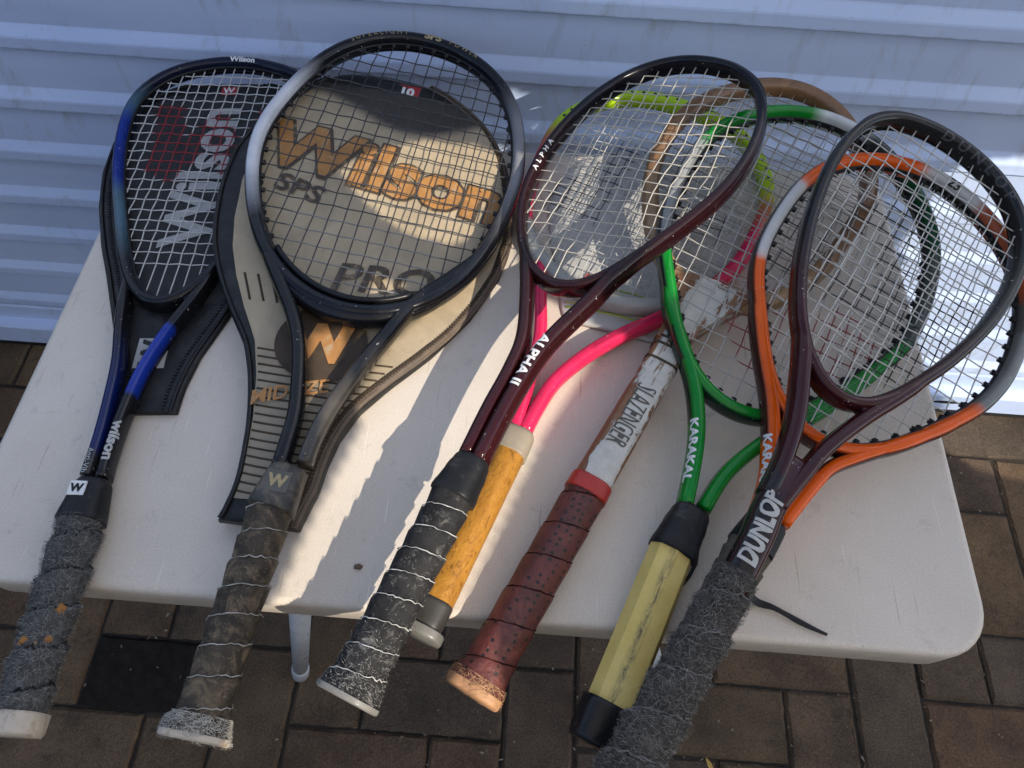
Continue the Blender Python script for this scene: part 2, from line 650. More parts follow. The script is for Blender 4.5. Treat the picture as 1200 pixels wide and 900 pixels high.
me.polygons.foreach_set("use_smooth", [len(p.vertices) == 4 for p in me.polygons])
me.materials.append(m_table)
top = bpy.data.objects.new("table_top", me)
COL.objects.link(top)
top.parent = table
# legs (positions relative to the table centre)
cx_, cy_ = (TX0 + TX1) / 2, (TY0 + TY1) / 2
for sx in (-1, 1):
    for sy in (-1, 1):
        l = MB()
        foot = Vector((sx * 0.283, sy * 0.178, 0.0))
        topp = Vector((sx * 0.126 if sy < 0 else sx * 0.215, -0.205 if sy < 0 else 0.178, TZ - 0.013))
        knee = foot.lerp(topp, 0.10)
        tube(l, [knee + (foot - knee) * 0.3, topp], 0.0110, 14)
        lo = l.obj("leg", m_leg, table)
        l = MB()
        tube(l, [foot, foot.lerp(topp, 0.004), knee, knee + (topp - knee) * 0.004], lambda t: 0.0132 if 0.2 < t < 0.8 else 0.0122, 14)
        l.obj("foot_cap", m_foot, lo)
l = MB()
tube(l, [(-0.27, 0.178, 0.15), (0.27, 0.178, 0.15)], 0.009, 10)
l.obj("cross_bar", m_leg, table)

# added wheelie bin, unseen on the left, to darken the ground by the door
m_bin = basic("added_bin_green", (0.012, 0.020, 0.016), rough=0.5, spec=0.3, mott=0.3, mott_scale=8)
wb = empty("added_wheelie_bin", (-1.46, 0.40, 0))
tag(wb, "added dark wheelie bin, unseen left of the table, shading the corner", "bin")
def taper_box(mb, w0, d0, w1, d1, z0, z1):
    V = [(sx_ * w / 2, sy_ * d_ / 2, z) for w, d_, z in ((w0, d0, z0), (w1, d1, z1)) for sy_ in (-1, 1) for sx_ in (-1, 1)]
    mb.add(V, [(0, 2, 3, 1), (4, 5, 7, 6), (0, 1, 5, 4), (2, 6, 7, 3), (0, 4, 6, 2), (1, 3, 7, 5)])
mb = MB(); taper_box(mb, 0.46, 0.50, 0.57, 0.66, 0.05, 0.98); mb.obj("body", m_bin, wb, smooth=False)
mb = MB(); taper_box(mb, 0.60, 0.70, 0.54, 0.62, 0.985, 1.05); mb.obj("lid", m_bin, wb, smooth=False)
for sx_ in (-1, 1):
    mb = MB(); tube(mb, [(sx_ * 0.235, 0.22, 0.10), (sx_ * 0.275, 0.22, 0.10)], 0.10, 24); mb.obj("wheel", m_rubber, wb)
mb = MB(); tube(mb, [(-0.24, 0.36, 1.0), (0.24, 0.36, 1.0)], 0.014, 10); mb.obj("handle", m_bin, wb)

# leaf litter and grit lying on the pavers and in the joints
rnd = random.Random(77)
mb = MB()
for _ in range(900):
    x, y = rnd.uniform(-1.1, 1.1), rnd.uniform(-0.15, 0.74)
    if rnd.random() < 0.65:      # most of it collects in the joints
        if rnd.random() < 0.5:
            x = X0 + round((x - X0) / UNIT) * UNIT + rnd.gauss(0, 0.004)
        else:
            y = Y0 + round((y - Y0) / UNIT) * UNIT + rnd.gauss(0, 0.004)
    l_, w_ = rnd.uniform(0.0012, 0.005), rnd.uniform(0.0008, 0.002)
    a_ = rnd.uniform(0, PI)
    ca, sa = math.cos(a_), math.sin(a_)
    col = rnd.choice([(0.16, 0.12, 0.07), (0.09, 0.06, 0.035), (0.22, 0.19, 0.14), (0.05, 0.04, 0.03)])
    q = [(-l_, -w_ * 0.4, 0), (0, -w_, 0.0008), (l_, 0, 0), (0, w_, 0.0010)]
    mb.add([(x + px * ca - py * sa, y + px * sa + py * ca, 0.0022 + pz + rnd.uniform(0, 0.0008)) for px, py, pz in q], [(0, 1, 2, 3)], col)
lit_ = mb.obj("leaf_litter", basic("dry_litter", None, rough=0.9), smooth=False, kind="stuff")
lit_["label"] = "dry grit and leaf bits scattered over the pavers"
lit_["category"] = "litter"

# ------------------------------------------------------------------ added unseen shade cloth overhead, its gaps shaped to place the sun patches
POLY = [[(-0.022, 0.496), (-0.055, 0.466), (-0.096, 0.412), (-0.134, 0.362), (-0.15, 0.304), (-0.131, 0.278), (-0.157, 0.188), (-0.17, 0.128), (-0.177, 0.108), (-0.213, 0.029), (-0.136, 0.013), (0.007, 0.064), (-0.031, 0.125), (-0.031, 0.146), (-0.018, 0.186), (0.001, 0.239), (0.019, 0.29), (0.052, 0.356), (0.071, 0.384), (0.044, 0.405), (0.012, 0.421), (-0.012, 0.439)],
        [(-0.221, 0.559), (-0.188, 0.593), (-0.139, 0.61), (-0.086, 0.609), (-0.041, 0.595), (-0.02, 0.549), (-0.025, 0.52), (-0.057, 0.493), (-0.096, 0.478), (-0.137, 0.485), (-0.174, 0.511), (-0.204, 0.537)],
        [(0.045, 0.655), (0.100, 0.640), (0.106, 0.535), (0.088, 0.452), (0.050, 0.432), (0.012, 0.470), (0.018, 0.528), (0.032, 0.590)],
        [(-0.162, 0.438), (-0.124, 0.425), (-0.129, 0.397), (-0.16, 0.393)],
        [(-0.204, 0.368), (-0.178, 0.378), (-0.17, 0.322), (-0.184, 0.281)],
        [(-0.16, 0.374), (-0.143, 0.37), (-0.151, 0.324), (-0.161, 0.327)]]
DOORP = [(2.2, 0.66), (0.592, 0.605), (0.559, 0.599), (0.519, 0.584), (0.527, 0.514), (0.526, 0.437), (0.552, 0.362), (0.631, 0.249), (0.698, 0.14), (0.769, -0.004), (2.2, -0.01)]
GROUNDP = [(0.74, 0.80), (0.76, 0.69), (0.84, 0.635), (0.93, 0.62), (2.0, 0.60), (2.0, 0.872), (0.74, 0.838)]
SZ = 1.56
SPOTS = [[(-0.050, 0.655), (-0.012, 0.641), (-0.020, 0.628), (-0.045, 0.634)], [(-0.026, 0.629), (-0.006, 0.627), (-0.016, 0.592)]]
LD = -SUN_DIR
def lit(qx, qy):
    t = (0.768 - qy) / LD.y
    z, x = SZ + LD.z * t, qx + LD.x * t
    if 0.55 < z < 0.68 and any(in_poly(x, z, p) for p in SPOTS):
        return True
    t = (TZ - SZ) / LD.z
    x, y = qx + LD.x * t, qy + LD.y * t
    if x < 0.40 and y < 0.76:
        return any(in_poly(x, y, p) for p in POLY)
    t = (0.765 - qy) / LD.y
    z = SZ + LD.z * t
    x = qx + LD.x * t
    if z > 0:
        return in_poly(x, z, DOORP)
    t = -SZ / LD.z
    return in_poly(qx + LD.x * t, qy + LD.y * t, GROUNDP)
m_cloth, nt, b = new_mat("added_shade_cloth")
tr = nt.nodes.new("ShaderNodeBsdfTranslucent")
tr.inputs[0].default_value = (0.56, 0.51, 0.44, 1)
df = nt.nodes.new("ShaderNodeBsdfDiffuse")
df.inputs[0].default_value = (0.22, 0.22, 0.21, 1)
mx = nt.nodes.new("ShaderNodeMixShader")
mx.inputs[0].default_value = 0.25
nt.links.new(tr.outputs[0], mx.inputs[1])
nt.links.new(df.outputs[0], mx.inputs[2])
nt.links.new(mx.outputs[0], nt.nodes["Material Output"].inputs[0])
sc = MB()
CS = 0.004
off = Vector((SUN_DIR.x, SUN_DIR.y)) * ((SZ - TZ) / SUN_DIR.z)
gx0, gx1, gy0, gy1 = -1.05 + off.x, 1.55 + off.x, -0.75 + off.y, 1.00 + off.y
ny = int((gy1 - gy0) / CS)
nx = int((gx1 - gx0) / CS)
for j in range(ny):
    y = gy0 + (j + 0.5) * CS
    run = None
    for i in range(nx + 1):
        dark = i < nx and not lit(gx0 + (i + 0.5) * CS, y)
        if dark and run is None:
            run = i
        if not dark and run is not None:
            xa, xb = gx0 + run * CS, gx0 + i * CS
            sc.add([(xa, y - CS / 2, 0), (xb, y - CS / 2, 0), (xb, y + CS / 2, 0), (xa, y + CS / 2, 0)], [(0, 1, 2, 3)])
            run = None
cloth = sc.obj("added_shade_cloth", m_cloth, smooth=False)
cloth.location.z = SZ
tag(cloth, "added pale shade cloth out of view, gaps shaped to place the sun patches", "shade cloth")

# ------------------------------------------------------------------ measured racket shapes (millimetres in each racket's own plane)
RK = {"R1":{"B":[-0.3126,0.0365,0.712],"U":[0.99935,0.03612,0.0],"V":[-0.03612,0.99935,0.00149],"N":[5e-05,-0.00149,1.0],"vc":0.52,"head":[[0,664],[17,663],[34,659],[50,653],[64,645],[77,633],[87,618],[93,602],[96,585],[96,567],[94,549],[91,531],[87,513],[83,497],[78,480],[72,462],[65,443],[57,421],[49,400],[40,379],[29,359],[15,344],[0,339],[-15,344],[-29,359],[-40,379],[-49,400],[-57,421],[-65,443],[-72,462],[-78,480],[-83,497],[-87,513],[-91,531],[-94,549],[-96,567],[-96,585],[-93,602],[-87,618],[-77,633],[-64,645],[-50,653],[-34,659],[-17,663]],"w":0.015,"armL":[[-43.6,366.9],[-36.4,348.2],[-24.8,312.2],[-16.6,278.0],[-12.3,245.4],[-9.1,206.9],[-8.6,174.3]],"armR":[[46.8,378.6],[39.0,359.8],[26.7,336.6],[15.1,305.4],[6.1,268.2],[2.8,231.9],[2.2,196.4],[3.4,173.4]]},
 "R2":{"B":[-0.1909,0.0397,0.726],"U":[0.98906,-0.09464,-0.11315],"V":[0.09868,0.99465,0.03061],"N":[0.10965,-0.04144,0.99311],"vc":0.5131,"head":[[0.0,671.6],[20.5,668.6],[39.9,661.8],[57.4,651.8],[72.7,638.9],[85.2,624.1],[94.9,608.0],[102.3,591.6],[107.7,575.3],[111.6,559.4],[114.6,543.8],[116.5,528.4],[117.5,513.1],[117.4,497.7],[116.2,482.0],[114.2,465.8],[111.4,448.8],[107.5,430.7],[101.8,411.3],[93.6,391.1],[81.9,371.2],[66.2,353.3],[46.6,339.1],[24.1,330.3],[0.0,327.9],[-23.8,332.1],[-45.8,342.2],[-64.8,356.7],[-80.3,374.0],[-92.6,392.4],[-102.3,410.8],[-110.0,428.7],[-116.2,446.0],[-121.1,463.0],[-124.4,479.8],[-126.0,496.5],[-125.7,513.1],[-123.9,529.4],[-120.9,545.5],[-117.1,561.6],[-112.5,578.0],[-106.7,595.0],[-99.0,612.1],[-88.8,628.8],[-75.6,644.0],[-59.4,656.5],[-40.9,665.6],[-20.7,670.7]],"w":0.0166,"armL":[[-91.6,390.1],[-69.2,356.4],[-49.5,331.8],[-35.9,311.7],[-25.1,290.8],[-17.3,268.2],[-7.9,229.4],[-6.0,202.6],[-5.6,182.9]],"armR":[[103.9,422.7],[81.4,388.4],[57.7,349.6],[42.1,312.3],[30.0,280.1],[18.9,245.7],[12.9,215.8],[11.3,188.9]]},
 "R3":{"B":[-0.0957,0.0668,0.748],"U":[0.88369,-0.36587,0.29196],"V":[0.36695,0.92872,0.05317],"N":[-0.2906,0.06015,0.95495],"vc":0.4965,"head":[[5.6,634.7],[41.1,626.3],[70.1,602.6],[87.0,569.3],[93.5,532.4],[91.9,495.2],[83.0,459.8],[67.8,425.6],[50.3,393.4],[34.2,367.4],[19.6,349.8],[3.5,340.2],[-15.3,339.2],[-35.1,348.4],[-54.9,368.3],[-72.5,396.3],[-85.6,429.4],[-92.3,469.5],[-90.9,517.5],[-78.8,565.9],[-56.5,604.6],[-27.8,627.3]],"w":0.0143,"armL":[[-63.3,378.7],[-46.9,348.9],[-32.4,326.2],[-14.2,282.8],[-10.1,249.9],[-9.9,216.1],[-7.8,174.9]],"armR":[[51.7,401.8],[33.4,358.1],[23.6,332.1],[7.2,284.1],[2.7,245.4],[1.9,210.4],[3.2,173.4]]},
 "R4":{"B":[-0.0609,0.1156,0.712],"U":[0.93659,-0.35042,0.0],"V":[0.35042,0.93659,0.0],"N":[-0.0,0.0,1.0],"vc":0.5063,"head":[[0.0,599.8],[12.2,599.1],[24.5,597.6],[36.7,594.9],[48.6,590.4],[59.8,584.3],[70.2,576.5],[79.7,567.5],[88.3,557.3],[96.1,546.1],[102.8,533.9],[108.0,520.6],[111.5,506.3],[113.3,491.4],[113.8,475.8],[113.4,459.4],[112.2,441.6],[109.6,422.3],[104.6,401.7],[96.2,381.0],[83.6,361.5],[66.9,344.8],[46.6,332.4],[23.9,324.9],[0.0,322.9],[-23.7,326.2],[-45.9,334.9],[-65.5,348.3],[-81.2,365.6],[-92.8,385.4],[-100.4,406.0],[-104.9,425.8],[-107.7,444.2],[-109.7,460.9],[-111.6,476.4],[-113.0,491.5],[-113.2,506.3],[-111.6,521.0],[-107.7,535.2],[-101.7,548.5],[-93.9,560.6],[-84.7,571.3],[-74.2,580.5],[-62.7,588.0],[-50.4,593.6],[-37.7,597.3],[-24.9,599.2],[-12.3,599.9]],"w":0.0179,"armL":[[-68.2,342.3],[-53.8,321.4],[-40.6,300.9],[-25.8,267.1],[-18.8,236.5],[-12.7,207.1],[-6.2,170.9]],"armR":[[110.4,419.3],[96.6,375.3],[66.0,329.2],[40.0,295.6],[20.5,264.8],[6.1,229.7],[2.3,200.9],[1.6,172.0]]},
 "R5":{"B":[-0.0197,0.0825,0.71],"U":[0.89711,-0.43628,-0.06963],"V":[0.4403,0.89589,0.05938],"N":[0.03648,-0.08393,0.9958],"vc":0.5179,"head":[[0.0,650.0],[17.0,646.9],[32.6,639.6],[46.3,629.5],[57.9,618.1],[67.8,606.2],[76.2,594.1],[83.3,581.8],[88.6,569.0],[91.8,555.9],[93.0,542.8],[92.7,530.1],[91.7,517.9],[90.5,505.9],[89.4,493.9],[88.1,481.4],[86.2,468.1],[83.3,454.0],[78.9,439.0],[72.6,423.2],[63.9,407.2],[52.1,392.0],[37.1,379.4],[19.3,371.2],[0.0,368.8],[-19.1,372.6],[-36.4,381.8],[-51.0,394.6],[-62.8,409.0],[-72.3,423.7],[-80.1,437.8],[-86.5,451.5],[-91.7,464.9],[-95.6,478.3],[-98.1,491.6],[-99.5,504.8],[-100.2,517.9],[-100.1,531.0],[-99.0,544.4],[-96.6,557.9],[-92.4,571.2],[-86.5,584.3],[-79.1,596.9],[-70.2,609.3],[-59.8,621.4],[-47.6,632.7],[-33.3,642.1],[-17.2,648.3]],"w":0.016,"shaft":[[0.2,362.2],[1.6,320.4],[1.0,243.5],[0.1,168.7]]},
 "R6":{"B":[0.0616,0.0585,0.708],"U":[0.917,-0.3672,-0.1558],"V":[0.38338,0.91919,0.09003],"N":[0.11015,-0.14229,0.98368],"vc":0.4334,"head":[[0.0,591.0],[20.3,587.8],[39.5,580.8],[56.8,570.6],[72.1,558.3],[85.2,544.5],[96.1,529.6],[104.7,513.8],[110.7,497.3],[114.4,480.8],[116.4,464.6],[117.2,448.9],[117.4,433.4],[116.7,418.1],[114.6,402.7],[110.6,387.6],[104.6,373.1],[97.0,359.0],[88.6,344.8],[79.7,329.6],[69.6,312.9],[57.2,295.4],[41.3,279.4],[21.8,267.9],[0.0,263.5],[-21.9,267.4],[-41.5,278.5],[-57.6,294.3],[-70.3,311.7],[-80.5,328.5],[-89.5,343.9],[-97.9,358.3],[-105.4,372.6],[-111.5,387.3],[-115.7,402.4],[-118.1,417.9],[-119.4,433.4],[-120.1,449.2],[-120.1,465.6],[-118.9,482.7],[-115.7,500.2],[-109.8,517.6],[-100.9,534.4],[-89.3,549.8],[-75.2,563.6],[-58.8,575.3],[-40.4,584.3],[-20.6,589.7]],"w":0.014,"armL":[[-97.8,348.8],[-81.5,322.8],[-56.8,294.8],[-36.7,269.4],[-22.4,242.8],[-13.3,216.1],[-5.0,173.8]],"armR":[[111.9,383.2],[85.3,329.0],[60.1,289.4],[37.3,258.6],[21.9,230.2],[12.9,206.0],[8.6,176.9]]},
 "R7":{"B":[0.099,0.0666,0.712],"U":[0.87021,-0.47288,-0.13829],"V":[0.48818,0.86546,0.1125],"N":[0.06648,-0.16541,0.98398],"vc":0.3948,"head":[[0.0,528.8],[17.3,526.2],[33.8,521.0],[49.3,513.7],[63.5,504.7],[76.2,494.1],[87.3,482.1],[96.2,468.6],[102.9,454.2],[107.3,439.3],[110.0,424.3],[111.4,409.5],[111.8,394.8],[111.2,380.2],[109.1,365.6],[105.1,351.3],[99.4,337.4],[92.2,324.1],[84.1,310.7],[75.1,296.9],[65.0,282.2],[52.7,267.6],[37.5,254.8],[19.6,246.1],[0.0,243.5],[-19.4,247.7],[-36.7,257.7],[-51.1,271.5],[-62.6,286.4],[-72.0,301.0],[-80.4,314.4],[-88.2,327.1],[-95.2,339.8],[-100.9,353.0],[-104.8,366.7],[-106.9,380.7],[-107.9,394.8],[-108.2,409.0],[-107.9,423.7],[-106.7,439.0],[-103.8,454.7],[-98.6,470.4],[-90.5,485.4],[-79.8,498.8],[-66.6,510.2],[-51.5,519.1],[-35.0,525.3],[-17.6,528.6]],"w":0.0131,"armL":[[-96.2,339.2],[-82.5,315.4],[-61.9,283.9],[-39.0,251.7],[-22.4,221.4],[-11.2,193.1],[-5.7,162.2]],"armR":[[105.5,344.9],[83.3,307.8],[59.5,277.0],[36.1,247.5],[22.4,226.7],[16.2,200.3],[11.5,170.3]]},
 "R8":{"B":[0.0713,0.0282,0.75],"U":[0.86184,-0.46297,-0.20711],"V":[0.48766,0.86863,0.08756],"N":[0.13937,-0.17646,0.97439],"vc":0.4566,"head":[[-57.3,574.7],[-27.7,585.8],[6.2,586.1],[37.6,577.4],[63.0,560.0],[80.3,532.2],[87.6,493.0],[84.0,444.3],[71.1,396.3],[54.7,357.2],[39.3,329.8],[24.9,313.7],[9.2,307.4],[-7.7,309.9],[-24.8,320.9],[-41.0,339.8],[-55.7,366.2],[-68.5,400.7],[-78.7,442.2],[-84.6,485.1],[-84.2,523.1],[-75.7,553.7]],"w":0.0163,"armL":[[-45.8,349.9],[-34.3,327.9],[-24.3,305.7],[-12.9,273.4],[-6.6,239.1],[-5.4,210.3]],"armR":[[66.4,374.1],[46.1,333.5],[30.1,303.6],[15.4,265.1],[9.2,234.0],[4.5,205.8]]}}

# ------------------------------------------------------------------ materials for rackets
m_paint = basic("racket_paint", None, rough=0.17, spec=0.30, coat=0.0, rough_var=0.08, mott=0.2, mott_scale=35, chips=0.55, chip_col=(0.42, 0.40, 0.36), chip_scale=330)
m_wood = basic("varnished_wood", None, rough=0.42, coat=0.15, mott=0.35, mott_scale=30, stretch=(7.0, 1.0, 7.0), chips=0.25, chip_col=(0.30, 0.20, 0.12), bmp=0.15, bmp_scale=160)
m_string = basic("string_gut", None, rough=0.38, spec=0.5, mott=0.15, mott_scale=120, rough_var=0.05)
m_black = basic("black_plastic", (0.008, 0.008, 0.009), rough=0.35, spec=0.3, mott=0.3, mott_scale=80)
m_collar = basic("black_rubber_collar", (0.011, 0.011, 0.012), rough=0.5, spec=0.25, mott=0.35, mott_scale=60, dirt=(0.05, 0.045, 0.04), dirt_amt=0.25, bmp=0.2, bmp_scale=220)
m_white_ink = basic("white_ink", (0.66, 0.66, 0.64), rough=0.5, mott=0.15, mott_scale=200)
m_grey_ink = basic("grey_ink", (0.060, 0.061, 0.062), rough=0.5, mott=0.2, mott_scale=150)
m_silver_ink = basic("silver_ink", (0.36, 0.36, 0.35), rough=0.4, mott=0.25, mott_scale=150)
m_gold_ink = basic("gold_ink", (0.34, 0.27, 0.14), rough=0.4, mott=0.3, mott_scale=200)
m_black_ink = basic("black_ink", (0.012, 0.011, 0.010), rough=0.6)
m_fibre = basic("frayed_fibre", None, rough=0.9, spec=0.1)
m_butt = basic("pale_butt_cap", (0.50, 0.42, 0.33), rough=0.6, mott=0.3, mott_scale=50, dirt=(0.22, 0.15, 0.08), dirt_amt=0.4)

def grip_mat(name, base, hi, dirt, rough=0.75, scale=45.0, amt=0.4, bmp=0.6, bscale=380.0, stretch=None):
    m, nt, b = new_mat(name)
    c = ramp(nt, noise(nt, scale, 7, 0.7, 0.4, stretch=stretch), [(0.32, base), (0.68, hi)])
    n = noise(nt, scale * 1.7, 8, 0.75, 0.9, stretch=stretch)
    c = mixc(nt, thresh(nt, n, 0.66 - 0.25 * amt, 0.80 - 0.2 * amt), c, dirt)
    nt.links.new(c, b.inputs["Base Color"])
    b.inputs["Roughness"].default_value = rough
    b.inputs["Specular IOR Level"].default_value = 0.18
    bump(nt, b, noise(nt, bscale, 6, 0.7), bmp, 0.0015)
    return m

m_towel_grey = grip_mat("grey_towel_grip", (0.042, 0.041, 0.039), (0.110, 0.107, 0.102), (0.18, 0.175, 0.165), rough=0.95, scale=70, bmp=1.0, bscale=700)
m_towel_dark = grip_mat("worn_grey_towel", (0.030, 0.027, 0.025), (0.080, 0.074, 0.068), (0.13, 0.122, 0.112), rough=0.95, scale=60, bmp=1.0, bscale=650)
m_grip_brown = grip_mat("brown_worn_wrap", (0.022, 0.019, 0.016), (0.070, 0.056, 0.040), (0.17, 0.125, 0.08), rough=0.55, scale=38, amt=0.75)
m_grip_black = grip_mat("black_worn_wrap", (0.010, 0.010, 0.011), (0.030, 0.029, 0.029), (0.16, 0.155, 0.145), rough=0.75, scale=60, amt=0.45)
m_grip_olive = grip_mat("brown_tape_wrap", (0.060, 0.052, 0.042), (0.105, 0.088, 0.066), (0.04, 0.035, 0.03), rough=0.8, scale=50)

# perforated leather: holes on a small lattice in cylinder coordinates
m_leather, nt, b = new_mat("perforated_leather")
c = ramp(nt, noise(nt, 55, 7, 0.7, 0.5), [(0.3, (0.045, 0.010, 0.008)), (0.7, (0.155, 0.032, 0.022))])
c = mixc(nt, thresh(nt, noise(nt, 26, 6, 0.7, 0.8), 0.54, 0.70), c, (0.25, 0.070, 0.042))
vo = nt.nodes.new("ShaderNodeTexVoronoi")
vo.inputs["Scale"].default_value = 1.0
vo.inputs["Randomness"].default_value = 0.35
tc = nt.nodes.new("ShaderNodeTexCoord")
mp = nt.nodes.new("ShaderNodeMapping")
mp.inputs["Scale"].default_value = (165, 165, 165)
nt.links.new(tc.outputs["Object"], mp.inputs[0])
nt.links.new(mp.outputs[0], vo.inputs["Vector"])
hole = thresh(nt, vo.outputs["Distance"], 0.26, 0.20)
c = mixc(nt, hole, c, (0.006, 0.003, 0.003))
nt.links.new(c, b.inputs["Base Color"])
b.inputs["Roughness"].default_value = 0.36
bump(nt, b, noise(nt, 200, 7, 0.75, 0.6), 0.8, 0.0015)

# yellow cushion grip with a grimy seam
m_yellow, nt, b = new_mat("yellow_cushion_grip")
c = ramp(nt, noise(nt, 40, 6, 0.65), [(0.3, (0.55, 0.40, 0.10)), (0.7, (0.66, 0.51, 0.17))])
tc = nt.nodes.new("ShaderNodeTexCoord")
sx = nt.nodes.new("ShaderNodeSeparateXYZ")
nt.links.new(tc.outputs["Object"], sx.inputs[0])
ab = nt.nodes.new("ShaderNodeMath"); ab.operation = 'ADD'
ab.inputs[1].default_value = 0.002
nt.links.new(sx.outputs[0], ab.inputs[0])
ab2 = nt.nodes.new("ShaderNodeMath"); ab2.operation = 'ABSOLUTE'
nt.links.new(ab.outputs[0], ab2.inputs[0])
near = thresh(nt, ab2.outputs[0], 0.0042, 0.0002)
mul = nt.nodes.new("ShaderNodeMath"); mul.operation = 'MULTIPLY'
nt.links.new(near, mul.inputs[0])
nt.links.new(thresh(nt, noise(nt, 150, 8, 0.8, 0.6, stretch=(1.6, 0.5, 1.0)), 0.40, 0.60), mul.inputs[1])
c = mixc(nt, mul.outputs[0], c, (0.055, 0.045, 0.03))
c = mixc(nt, thresh(nt, noise(nt, 120, 6, 0.7, 1.0), 0.64, 0.74), c, (0.20, 0.15, 0.06))
nt.links.new(c, b.inputs["Base Color"])
b.inputs["Roughness"].default_value = 0.6
bump(nt, b, noise(nt, 300, 5, 0.7), 0.35, 0.001)

m_cork = grip_mat("cracked_amber_grip", (0.27, 0.115, 0.016), (0.43, 0.205, 0.032), (0.075, 0.032, 0.010), rough=0.35, scale=75, amt=0.55, bmp=0.7, bscale=200, stretch=(1.6, 0.7, 1.6))

# ------------------------------------------------------------------ racket builder
def racket_root(name, key, label, group="old rackets laid out on the table"):
    d = RK[key]
    M = Matrix.Identity(4)
    for i, ax in enumerate((d["U"], d["V"], d["N"])):
        for r in range(3):
            M[r][i] = ax[r]
    for r in range(3):
        M[r][3] = d["B"][r]
    e = empty(name, mat=M)
    tag(e, label, "racket", group)
    return e, d

def head_path(d, n=120):
    return catmull([(a / 1000, c / 1000) for a, c in d["head"]], n, closed=True)

def theta(p, vc):
    return math.degrees(math.atan2(p[0], p[1] - vc)) % 360

def hoop(root, d, colf, w, t, name="hoop", mat=None, p=0.72, groove=None):
    path = head_path(d, 132)
    vc = d["vc"]
    mb = MB()
    sweep(mb, [(q[0], q[1], 0) for q in path], w, t, closed=True, nseg=14, p=p,
          colf=lambda f, a, b, c: colf(theta(c, vc), a, b))
    return mb.obj(name, mat or m_paint, root), path

def arm(mb, pts, w, t, colf, p=0.72, n=44, hp_path=None):
    pts = [(a / 1000, c / 1000) for a, c in pts]
    if hp_path is not None:      # start on the hoop itself
        for i in range(2):
            k = int(np.argmin([np.hypot(*(q - np.array(pts[i]))) for q in hp_path]))
            pts[i] = tuple(np.array(pts[i]) * (0.0 if i == 0 else 0.6) + hp_path[k] * (1.0 if i == 0 else 0.4))
    path = catmull(pts, n)
    grow = (lambda f: 0.55 + 0.45 * min(1.0, f / 0.16)) if hp_path is not None else (lambda f: 1.0)
    sweep(mb, [(q[0], q[1], 0) for q in path], lambda f: w * grow(f), lambda f: t * (0.45 + 0.55 * grow(f)), nseg=14, p=p, colf=lambda f, a, b, c: colf(c[1], a, b))
    return path

def web(mb, hoop_path, arm_path, vc, th_a, th_b, h, colf, gmax=0.013):
    """fills the narrow corner between the throat bridge and an arm"""
    arc = hoop_arc(hoop_path, vc, th_a, th_b)
    V, C_, ok = [], [], []
    for q in arc:
        dd = np.hypot(*(arm_path - q).T)
        k = int(dd.argmin())
        g = dd[k]
        ok.append(0.003 < g < gmax and 3 < k < len(arm_path) - 6)
        a = arm_path[k]
        hh = h * (1.0 - 0.35 * min(1.0, g / gmax))
        m = (q + a) / 2
        for pt, z in ((q, h), (m, hh), (a, h), (a, -h), (m, -hh), (q, -h)):
            V.append((pt[0], pt[1], z))
            C_.append(colf(pt[1], 0.0, 1.0))
    F = []
    for i in range(len(arc) - 1):
        if ok[i] and ok[i + 1]:
            for k in range(6):
                F.append((i * 6 + k, i * 6 + (k + 1) % 6, (i + 1) * 6 + (k + 1) % 6, (i + 1) * 6 + k))
    for i in range(len(arc)):
        if ok[i] and ((i + 1 < len(arc) and not ok[i + 1]) or i + 1 == len(arc) or i == 0 or not ok[i - 1]):
            F.append(tuple(i * 6 + k for k in range(6)))
    if F:
        mb.add(V, F, C_)

def offset_closed(path, dist):
    """polygon moved inwards by dist"""
    n = len(path)
    out = []
    for i in range(n):
        t = path[(i + 1) % n] - path[i - 1]
        t = t / np.linalg.norm(t)
        nrm = np.array([-t[1], t[0]])
        out.append(path[i] + nrm * dist)
    out = np.array(out)
    c = path.mean(0)
    if np.linalg.norm(out - c, axis=1).mean() > np.linalg.norm(path - c, axis=1).mean():
        return offset_closed(path, -dist)
    return out

def chord(poly, axis, val):
    """interval of the other coordinate where the line coord[axis]=val crosses the polygon"""
    o = 1 - axis
    hits = []
    n = len(poly)
    for i in range(n):
        a, c = poly[i], poly[(i + 1) % n]
        if (a[axis] > val) != (c[axis] > val):
            t = (val - a[axis]) / (c[axis] - a[axis])
            hits.append(a[o] + t * (c[o] - a[o]))
    if len(hits) < 2:
        return None
    return min(hits), max(hits)

